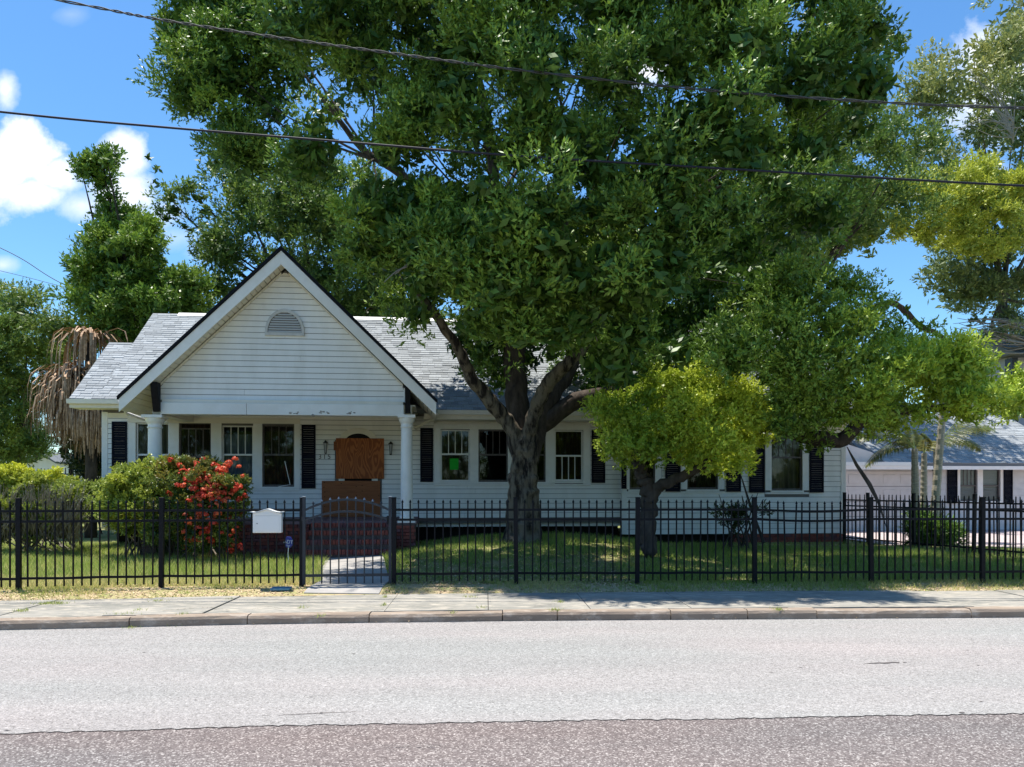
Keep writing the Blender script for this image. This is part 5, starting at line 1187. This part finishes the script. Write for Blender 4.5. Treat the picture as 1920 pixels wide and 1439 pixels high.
VC = frondstrips(1100, lambda r: (.25 + r.uniform(-.5, .5), r.uniform(-.2, .2), zt - 1.6 - r.uniform(0, .8)), .8, 1.3, .035, 3, .5)
for V, nm in ((VA, 'dead_frond_cap'), (np.concatenate([VB, VC]), 'frond_skirt')):
    q = quadmesh(nm, V, np.random.default_rng(1).uniform(0, 1, len(V)), np.zeros(len(V)), M['deadfrond'], dp)

# ------------------------------------------------------------ live palms by the driveway
def palm(u, vbase, lean, topv, Y, fronds, label, seed, r0=.10, fl_=1.7, tint=.3):
    b = P(u, vbase, Y); tp = P(u + lean, topv, Y); e = empty('palm_tree', (b.x, Y, 0), 0, label=label, cat='palm tree', group='slim palms beside the driveway'); o = e.location.copy()
    r_ = random.Random(seed); n = 34; pts = []; rad = []
    for k in range(n+1):
        t = k/n; p_ = b.lerp(tp, t) + Vector((0, 0, 0)); p_.x += .06*math.sin(t*2.4)*abs(lean)/20; p_.z = (tp.z)*t
        p_.x = b.x + (tp.x-b.x)*t**1.1; pts.append(p_-o); rad.append(r0*(1.15-.45*t)*(1 + (.07 if k % 2 else -.03)))
    MB().tube(pts, rad, 10).build('trunk', M['palmtrunk'], e, smooth=False)
    top = tp - o
    for k, (az_, el, ln) in enumerate(fronds):
        az_, el = math.radians(az_), math.radians(el); V = []; rib = []; n = 22; w = ln
        for s_ in range(n+1):
            t = s_/n; h = ln*(t - .22*t*t)*math.cos(el); z = ln*(math.sin(el)*t - .62*t*t*(1.1-math.sin(el)*.5)); rib.append(top + Vector((math.cos(az_)*h, math.sin(az_)*h, z)))
        rd = [.014*(1-.8*i/n) for i in range(n+1)]
        fr3 = MB().tube(rib, rd, 4).build('frond', M['shaft'], e)
        for s_ in range(2, n):
            for q in range(3):
                p0 = rib[s_].lerp(rib[s_+1], q/3); d = (rib[s_+1]-rib[s_]).normalized(); sd_ = d.cross(Vector((0, 0, 1))).normalized(); t = s_/n
                L_ = ln*.27*math.sin(math.pi*min(1, .12+t*.86))**.7
                for sg_ in (-1, 1):
                    dd = (sd_*sg_*.8 + d*.55 + Vector((0, 0, -.55*r_.uniform(.6, 1.4)))).normalized(); nrm = dd.cross(d).normalized(); wv = nrm.cross(dd).normalized()*.011
                    tip = p0 + dd*L_*r_.uniform(.8, 1.1); V.append([p0, p0+dd*L_*.5+wv, tip, p0+dd*L_*.5-wv])
        V = np.array([[tuple(a) for a in q] for q in V]); rr = np.random.default_rng(seed+k)
        quadmesh('leaflets', V, rr.uniform(0, 1, len(V)), np.clip(rr.normal(tint, .15, len(V)), 0, 1), L_palm, fr3, 'stuff')
    return e
palm(1717, 1020, -2, 842, 19.4, [(175, 55, 1.5), (182, 38, 2.3), (190, 20, 1.9), (120, 60, .9), (60, 60, .9), (200, 40, 1.1), (90, 75, .9)], 'leftmost slim ringed palm with a frond drooping over the garage door', 71, .105)
palm(1731, 1020, 2, 850, 19.9, [(100, 65, .8), (30, 50, 1.0), (250, 60, .8)], 'middle slim palm with short broken fronds close beside the leftmost one', 72, .095, tint=.6)
palm(1748, 1020, 26, 700, 19.1, [(5, 40, 2.0), (15, 66, 1.6), (170, 65, 1.3), (80, 70, 1.4), (-30, 60, 1.7), (215, 50, 1.2)], 'tall leaning palm, its frond arching right over the garage roof', 73, .10)
# arching lower frond on the right (from a short palm among them)
palm(1757, 1020, -4, 838, 20.2, [(2, 42, 2.6), (-8, 55, 2.2), (8, 30, 2.0), (170, 60, .8)], 'short palm behind the leaning one with an arching frond above the windows', 74, .06, tint=.15)
shrub('palm_undergrowth', 'dark green fern clump round the feet of the palms', [(1690, 985), (1720, 960), (1760, 965), (1785, 990), (1790, 1030), (1700, 1035)], 19.0, .5, 5200, .16, .03, L_vine, 22, 18, seed=75, stems=6, clump=.1, cat='fern')

# ------------------------------------------------------------ garage and far buildings
GF = Frame((0, 24.4, 0), TAN); G = GF.L
gar = empty('garage', (0, 24.4, 0), GF.th, label='low white garage with panelled door, two windows and grey shingle roof at right', cat='garage')
gx0, gx1 = G(1560, 900, 0)[0], G(1990, 900, 0)[0]; gzt = G(1750, 872, 0)[1]
gwin = [(1799.5, 1832, 878, 940), (1842, 1875, 878, 940)]
gh = [hole(*w, 0, fr=G) for w in gwin]
ddx0, ddx1 = G(1585, 900, 0)[0], G(1714, 900, 0)[0]; ddz = G(1640, 884, 0)[1]
wallsheet('wall', gx0, gx1, -.1, gzt, 0, gh, M['gsiding'], gar)
sideh = [hole(1795, 1838, 872, 946, 0, fr=G), hole(1836, 1879, 872, 946, 0, fr=G)]
siding(G(1754, 900, 0)[0], gx1, 0, gzt-.02, 0, [hole(1774, 1895, 872, 946, 0, fr=G)], gar, M['gsiding'], .2)
gd = empty('garage_door', (0, 0, 0)); gd.parent = gar
box('panel', ddx0, ddx1, -.03, .0, -.05, ddz, M['garage'], gd)
for r4 in range(4):
    for c4 in range(4):
        w4 = (ddx1-ddx0)/4; h4 = ddz/4; x = ddx0+w4*c4+.09; z = h4*r4+.09
        b = MB(); b.box(x, x+w4-.18, -.045, -.031, z, z+h4-.2); b.build('raised_panel', M['garage'], gd, bevel=.01)
for r4 in range(1, 4): box('panel_joint', ddx0, ddx1, -.032, -.0305, ddz/4*r4-.012, ddz/4*r4+.004, M['frame'], gd)
box('door_surround', ddx0-.1, ddx0, -.05, 0, 0, ddz+.1, M['trim'], gar); box('door_surround', ddx1, ddx1+.12, -.05, 0, 0, ddz+.1, M['trim'], gar)
box('side_door', G(1728, 900, 0)[0], G(1748, 900, 0)[0], -.03, 0, 0, 2.0, M['garage'], gar); box('door_frame', G(1748, 900, 0)[0], G(1750.5, 900, 0)[0], -.05, 0, 0, 2.05, M['frame'], gar)
for i, w in enumerate(gwin):
    window(*w, 0, gar, 4 if i == 0 else 0, 0, None, 'frame', 911, fr=G)
    x0, z1 = G(w[0], w[2], .1); x1, z0 = G(w[1], w[3], .1)
    for k in range(22): box('blind_slat', x0+.03, x1-.03, .12, .135, z0 + (z1-z0)*k/22, z0 + (z1-z0)*(k+.8)/22, M['blind'], gar)
    a = hole(w[0]-5, w[1]+5, w[2]-3, w[3]+4, 0, fr=G)
    for (p0, p1) in ((a[0], gh[i][0]), (gh[i][1], a[1])): box('casing', p0, p1, -.03, .01, a[2], a[3], M['trim'], gar)
shutter(1775, 1793.5, 878, 944, 0, gar, fr=G); shutter(1880.5, 1897, 878, 944, 0, gar, fr=G)
ge = -.6; gez = G(1700, 868, ge)[1]; gry = 3.1; grz = G(1800, 775, gry)[1]; GP = (grz-gez)/(gry-ge); gzf = lambda y: gez + (y-ge)*GP
b = MB(); b.prism([(ge, gez), (gry, grz), (2*gry-ge, gez), (2*gry-ge, gez-.1), (gry, grz-.12), (ge, gez-.1)][::-1], 'x', G(1640, 868, ge)[0], gx1+.3); b.build('roof', M['shingle'], gar)
shingles('shingle', G(1660, 868, ge)[0], gx1+.3, ge, gry, gzf, gar, GP, .16, .34, 9)
box('fascia', G(1560, 868, ge)[0], G(1722, 868, ge)[0], ge-.05, ge, gez-.1, gez+.02, M['white'], gar); box('fascia', G(1560, 868, ge)[0], gx1+.3, ge-.03, ge-.001, gez-.22, gez-.104, M['trim'], gar)
shell = MB(); shell.box(gx0, gx0+.1, .1, 6.5, 0, gzt+.3); shell.box(gx0, gx1, 6.5, 6.6, 0, gzt); shell.box(gx1-.1, gx1, .1, 6.5, 0, gzt); shell.build('shell_wall', M['gsiding'], gar)
MB().prism([(0.0, gzt-.05), (gry, grz-.12), (6.5, gzt-.05)], 'x', gx0+.5, gx0+.6).build('end_gable_wall', M['gsiding'], gar)
MB().prism([(G(1560, 865, ge)[0], gez+.0), (G(1668, 865, ge)[0], gez+.0), (G(1668, 865, ge)[0]-.5, gez+.35), (G(1560, 865, ge)[0], gez+.8)], 'y', ge+.2, ge+.3).build('low_side_gable', M['gsiding'], gar)
# tall neighbour with a railing at the frame edge
NF = 34; nb_ = empty('neighbour_house', (P(1930, 900, NF).x, NF, 0), 0, label='pale two storey house with a dark railed stair at the far right edge', cat='house')
nw = P(1896, 700, NF).x - nb_.location.x; wz0, wz1 = P(0, 860, NF).z, P(0, 690, NF).z
box('wall', nw, nw+8, .3, 6, 0, wz1+.5, M['violet'], nb_); box('corner_post', nw-.15, nw+.1, -.3, .2, 0, wz1+.4, M['iron2'], nb_)
MB().prism([(-1, wz1+.5), (3, wz1+2), (7, wz1+.5)], 'x', nw-.4, nw+8.4).build('roof', M['shingle'], nb_)
box('deck', nw, nw+8, -1.0, .29, P(0, 850, NF).z-.3, P(0, 850, NF).z-.15, M['violet'], nb_)
zr0, zr1 = P(0, 848, NF).z, P(0, 798, NF).z
box('handrail', nw, nw+8, -1.0, -.93, zr1, zr1+.06, M['iron2'], nb_)
for k in range(24): box('baluster', nw+.05+k*.14, nw+.08+k*.14, -.98, -.95, zr0-.15, zr1, M['iron2'], nb_)
# small white shed far left
SF = 38; sh = empty('shed', (P(80, 880, SF).x, SF, 0), 0, label='small white shed with a gable roof glimpsed between shrubs at far left', cat='shed')
hw_ = 31/1440*SF; z1_ = P(0, 866, SF).z; za_ = P(0, 851, SF).z
MB().prism([(-hw_*.86, 0), (hw_*.86, 0), (hw_*.86, z1_), (0, za_-.1), (-hw_*.86, z1_)], 'y', 0, 3).build('wall', M['siding'], sh)
for s_ in (-1, 1): MB().prism([(0, za_), (s_*hw_, z1_-.1), (s_*hw_, z1_-.02), (0, za_+.1)][::s_], 'y', -.3, 3.2).build('roof', M['shingle'], sh)
lf = empty('picket_fence_far', (P(80, 900, 31).x, 31, 0), 0, label='thin dark picket fence in front of the white shed', cat='fence')
zz1 = P(0, 879, 31).z
for k in range(28): box('picket', -1.9+k*.14, -1.87+k*.14, 0, .02, 0, zz1+random.uniform(-.03, .03), M['iron'], lf)
for x in (-1.0, 1.1): box('post', x, x+.12, -.05, .07, 0, zz1+.2, M['iron'], lf)
box('rail', -2, 2.1, -.02, 0, zz1-.25, zz1-.2, M['iron'], lf)

# ------------------------------------------------------------ overhead cables
def cable(pts, Y, r, m, label, twist=False, ys_=None):
    ctrl = [P(u, v, (ys_[i] if ys_ else Y)) for i, (u, v) in enumerate(pts)]; c, _ = curve(ctrl, [1]*len(ctrl), 24); b = MB()
    if twist:
        for ph in (0, math.pi):
            b.tube([p_ + Vector((0, math.cos(i*.8+ph), math.sin(i*.8+ph)))*r*.9 for i, p_ in enumerate(c)], r*.75, 6)
    else: b.tube(c, r, 7)
    o = b.build('power_line', M[m], None, smooth=True); tag(o, label, 'cable', 'overhead cables'); return o
cable([(-700, -150), (95, -2), (300, 37), (530, 72), (740, 101), (960, 130), (1280, 165), (1600, 189), (1925, 203), (2600, 215)], 11.7, .0145, 'wire', 'upper twisted grey overhead cable crossing the big crown', True)
cable([(-700, 130), (0, 210), (320, 240), (640, 266), (960, 292), (1280, 312), (1600, 331), (1925, 349), (2600, 380)], 11.7, .017, 'wire2', 'lower dark overhead cable crossing the big crown')
cable([(-300, 340), (0, 465), (128, 538), (400, 660)], 40, .02, 'wire', 'thin far cable sloping down over the left treetops')
cable([(-300, 440), (0, 508), (160, 548), (400, 600)], 44, .014, 'wire', 'faint lower far cable behind the left treetops')

# ------------------------------------------------------------ grass, litter
def grass(name, n, xr, yr, hgt, wd_, seed, keep, tintf, label, m=L_grass):
    r = np.random.default_rng(seed); x = r.uniform(*xr, n); y = r.uniform(*yr, n); k = keep(x, y, r); x, y = x[k], y[k]; n = len(x)
    z = lz(x, y) - .004; a = r.uniform(0, 2*np.pi, n); h = hgt(x, y)*r.uniform(.45, 1.25, n); ln = r.uniform(.25, 1.15, n)*h
    b = np.stack([x, y, z], 1); sd_ = np.stack([np.cos(a), np.sin(a), 0*a], 1)*(wd_*r.uniform(.6, 1.3, n))[:, None]; a2 = r.uniform(0, 2*np.pi, n)
    tip = b + np.stack([np.cos(a2)*ln, np.sin(a2)*ln, h], 1); V = np.stack([b - sd_, b + sd_, tip], 1)
    o = quadmesh(name, V, r.uniform(0, 1, n), np.clip(tintf(x, y) + r.normal(0, .2, n), 0, 1), m, None, 'stuff'); tag(o, label, kind='stuff'); return o
def on_path(x, y):
    t = np.clip((y-11.12)/5.3, 0, 1); c = np.interp(y, [11.1, 12.3, 14, 16.45], [-2.47, -2.49, -2.87, -3.38]); return np.abs(x-c) < .58
from math import sin
def patch(x, y, s=1.0, p=0): return .5 + .25*np.sin(x*1.7*s+p) + .25*np.sin(y*2.3*s + x*.9*s + p*2)
def keep_lawn(x, y, r):
    k = (y > np.interp(x, fx, fy) + .05) & ~on_path(x, y) & (np.abs(x) < .69*y + .4)
    k &= ~((x > np.interp(y, [12.2, 20], [11.3, 8.7])) & (r.random(len(x)) < .5)) & ~((x > 8.9) & (y > 18))
    bare_ = (x > -1.9) & (x < 1.9) & (y < 14.6 + .4*np.sin(x*2))        # thin dry ground beside the path
    k &= ~(bare_ & (r.random(len(x)) < .80)); k &= ~((patch(x, y, 1.9, 2) > .74) & (x > -1.8) & (r.random(len(x)) < .75)); k &= ~((x < -3.6) & (x > -7) & (y > 16.6) & (r.random(len(x)) < .9)); k &= ~((y > 18.6) & (x > -1) & (r.random(len(x)) < .85))
    return k
grass('lawn_grass', 195000, (-14.5, 14), (11.2, 20), lambda x, y: .085 + .055*patch(x, y) + .05*(x < -3.5)*np.exp(-((y-14.2)/1.5)**2), .0065, 81, keep_lawn,
      lambda x, y: -.05 + .45*(y < 12.4)*(x < -3) + .22*patch(x, y, 2.1, 1) + .12*(x < -3), 'tall green lawn grass behind the black fence')
def keep_verge(x, y, r):
    f = np.interp(x, fx, fy); w = np.interp(x, sx, sy)
    k = (y < f + .35) & (y > w - .04) & ~on_path(x, y); d = np.clip(.22 + .75*(patch(x, y, 1.6, .7) > .55) + .5*(x > 1.6) + .3*(x < -6), 0, 1)*(.35 + .65*((y-w)/(f-w+.01) > .35)); return k & (r.random(len(x)) < d)
grass('verge_grass', 90000, (-9, 10), (10.1, 12.6), lambda x, y: .035 + .045*patch(x, y, 1.6, .7) + .03*(x > 2), .006, 82, keep_verge,
      lambda x, y: .45 - .35*(x > 1.2)*(x < 5.4) + .15*np.sin(x*3), 'patchy dry grass between the fence and the sidewalk')
def litter(name, n, xr, yr, keep, size, label, seed, zo=.004, m='litter', zf=lz):
    r = np.random.default_rng(seed); x = r.uniform(*xr, n); y = r.uniform(*yr, n); k = keep(x, y, r); x, y = x[k], y[k]; n = len(x); z = zf(x, y) + zo + r.uniform(0, .018, n)
    a = r.uniform(0, 2*np.pi, n); s_ = size*r.uniform(.5, 1.3, n); d = np.stack([np.cos(a), np.sin(a), r.uniform(-.4, .4, n)], 1)*s_[:, None]; w = np.stack([-np.sin(a), np.cos(a), r.uniform(-.4, .4, n)], 1)*(s_*.42)[:, None]; c = np.stack([x, y, z], 1)
    o = quadmesh(name, np.stack([c-d, c-w, c+d, c+w], 1), r.uniform(0, 1, n), np.zeros(n), M[m], None, 'stuff'); tag(o, label, kind='stuff'); return o
litter('verge_litter', 34000, (-9, 10), (10.1, 12.4), lambda x, y, r: (y < np.interp(x, fx, fy)+.5) & (y > np.interp(x, sx, sy)-.03) & ~(on_path(x, y) & (r.random(len(x)) < .96)), .021, 'tan dry leaves strewn along the verge', 83)
litter('yard_litter', 26000, (-10, 9), (11.7, 19.6), lambda x, y, r: ((x > -2) & (x < 2.4) & (y < 15.2) | (x < -3.6) & (x > -7.2) & (y > 16.3) & (y < 17.6) | (y > 18.3) & (x > 3.5)) & ~on_path(x, y), .026, 'dry leaves on the bare ground by the path, steps and right wing', 84)
wz = lambda x, y: np.full(len(x), ROADZ+.118)
litter('gutter_litter', 900, (-7, 7.5), (8.7, 9.9), lambda x, y, r: (np.abs(y - np.interp(x, kx, ky) + .03) < .03) & (r.random(len(x)) < .2 + .8*(np.sin(x*3.1)+np.sin(x*7.7) > .8)), .014, 'dry leaf crumbs along the foot of the kerb', 85, .008, zf=lambda x, y: np.full(len(x), ROADZ+.006))
# weeds in the sidewalk joints
r = np.random.default_rng(4); Vs = []; 
for (u, v, w, n) in ((100, 1132, 22, 260), (42, 1146, 12, 90), (343, 1153, 9, 50), (495, 1167, 22, 160), (330, 1173, 20, 90), (600, 1155, 8, 30), (1050, 1130, 10, 40), (1040, 1145, 12, 90), (1460, 1144, 10, 70), (1395, 1160, 10, 40), (848, 1150, 10, 30), (296, 1128, 16, 60), (260, 1145, 12, 40), (430, 1125, 8, 40), (567, 1140, 8, 30), (905, 1140, 10, 30), (880, 1120, 12, 40), (250, 1178, 14, 90), (520, 1168, 16, 80), (1415, 1160, 18, 50), (1170, 1100, 20, 90), (232, 1152, 30, 60), (720, 1135, 3, 40), (722, 1120, 3, 40)):
    H = 1.52 - (ROADZ+.118) if v < 1160 else 1.69; Y = 1440*H/(v-911); X = (u-960)/1440*Y; sc = w/1440*Y
    for k in range(n):
        b = np.array([X + r.normal()*sc*.6, Y + r.normal()*.05, EYE-H]); a = r.uniform(0, 6.28); h = r.uniform(.01, .045); s_ = np.array([math.cos(a), math.sin(a), 0])*.004; t_ = b + np.array([r.normal()*.02, r.normal()*.02, h]); Vs.append([b-s_, b+s_, t_])
Vs = np.array(Vs); o = quadmesh('sidewalk_weeds', Vs, r.uniform(0, 1, len(Vs)), r.uniform(0, .5, len(Vs)), L_grass, None, 'stuff'); tag(o, 'small weeds in the sidewalk joints', kind='stuff')
S.render.engine = 'CYCLES'
S.cycles.max_bounces = 6; S.cycles.transparent_max_bounces = 12
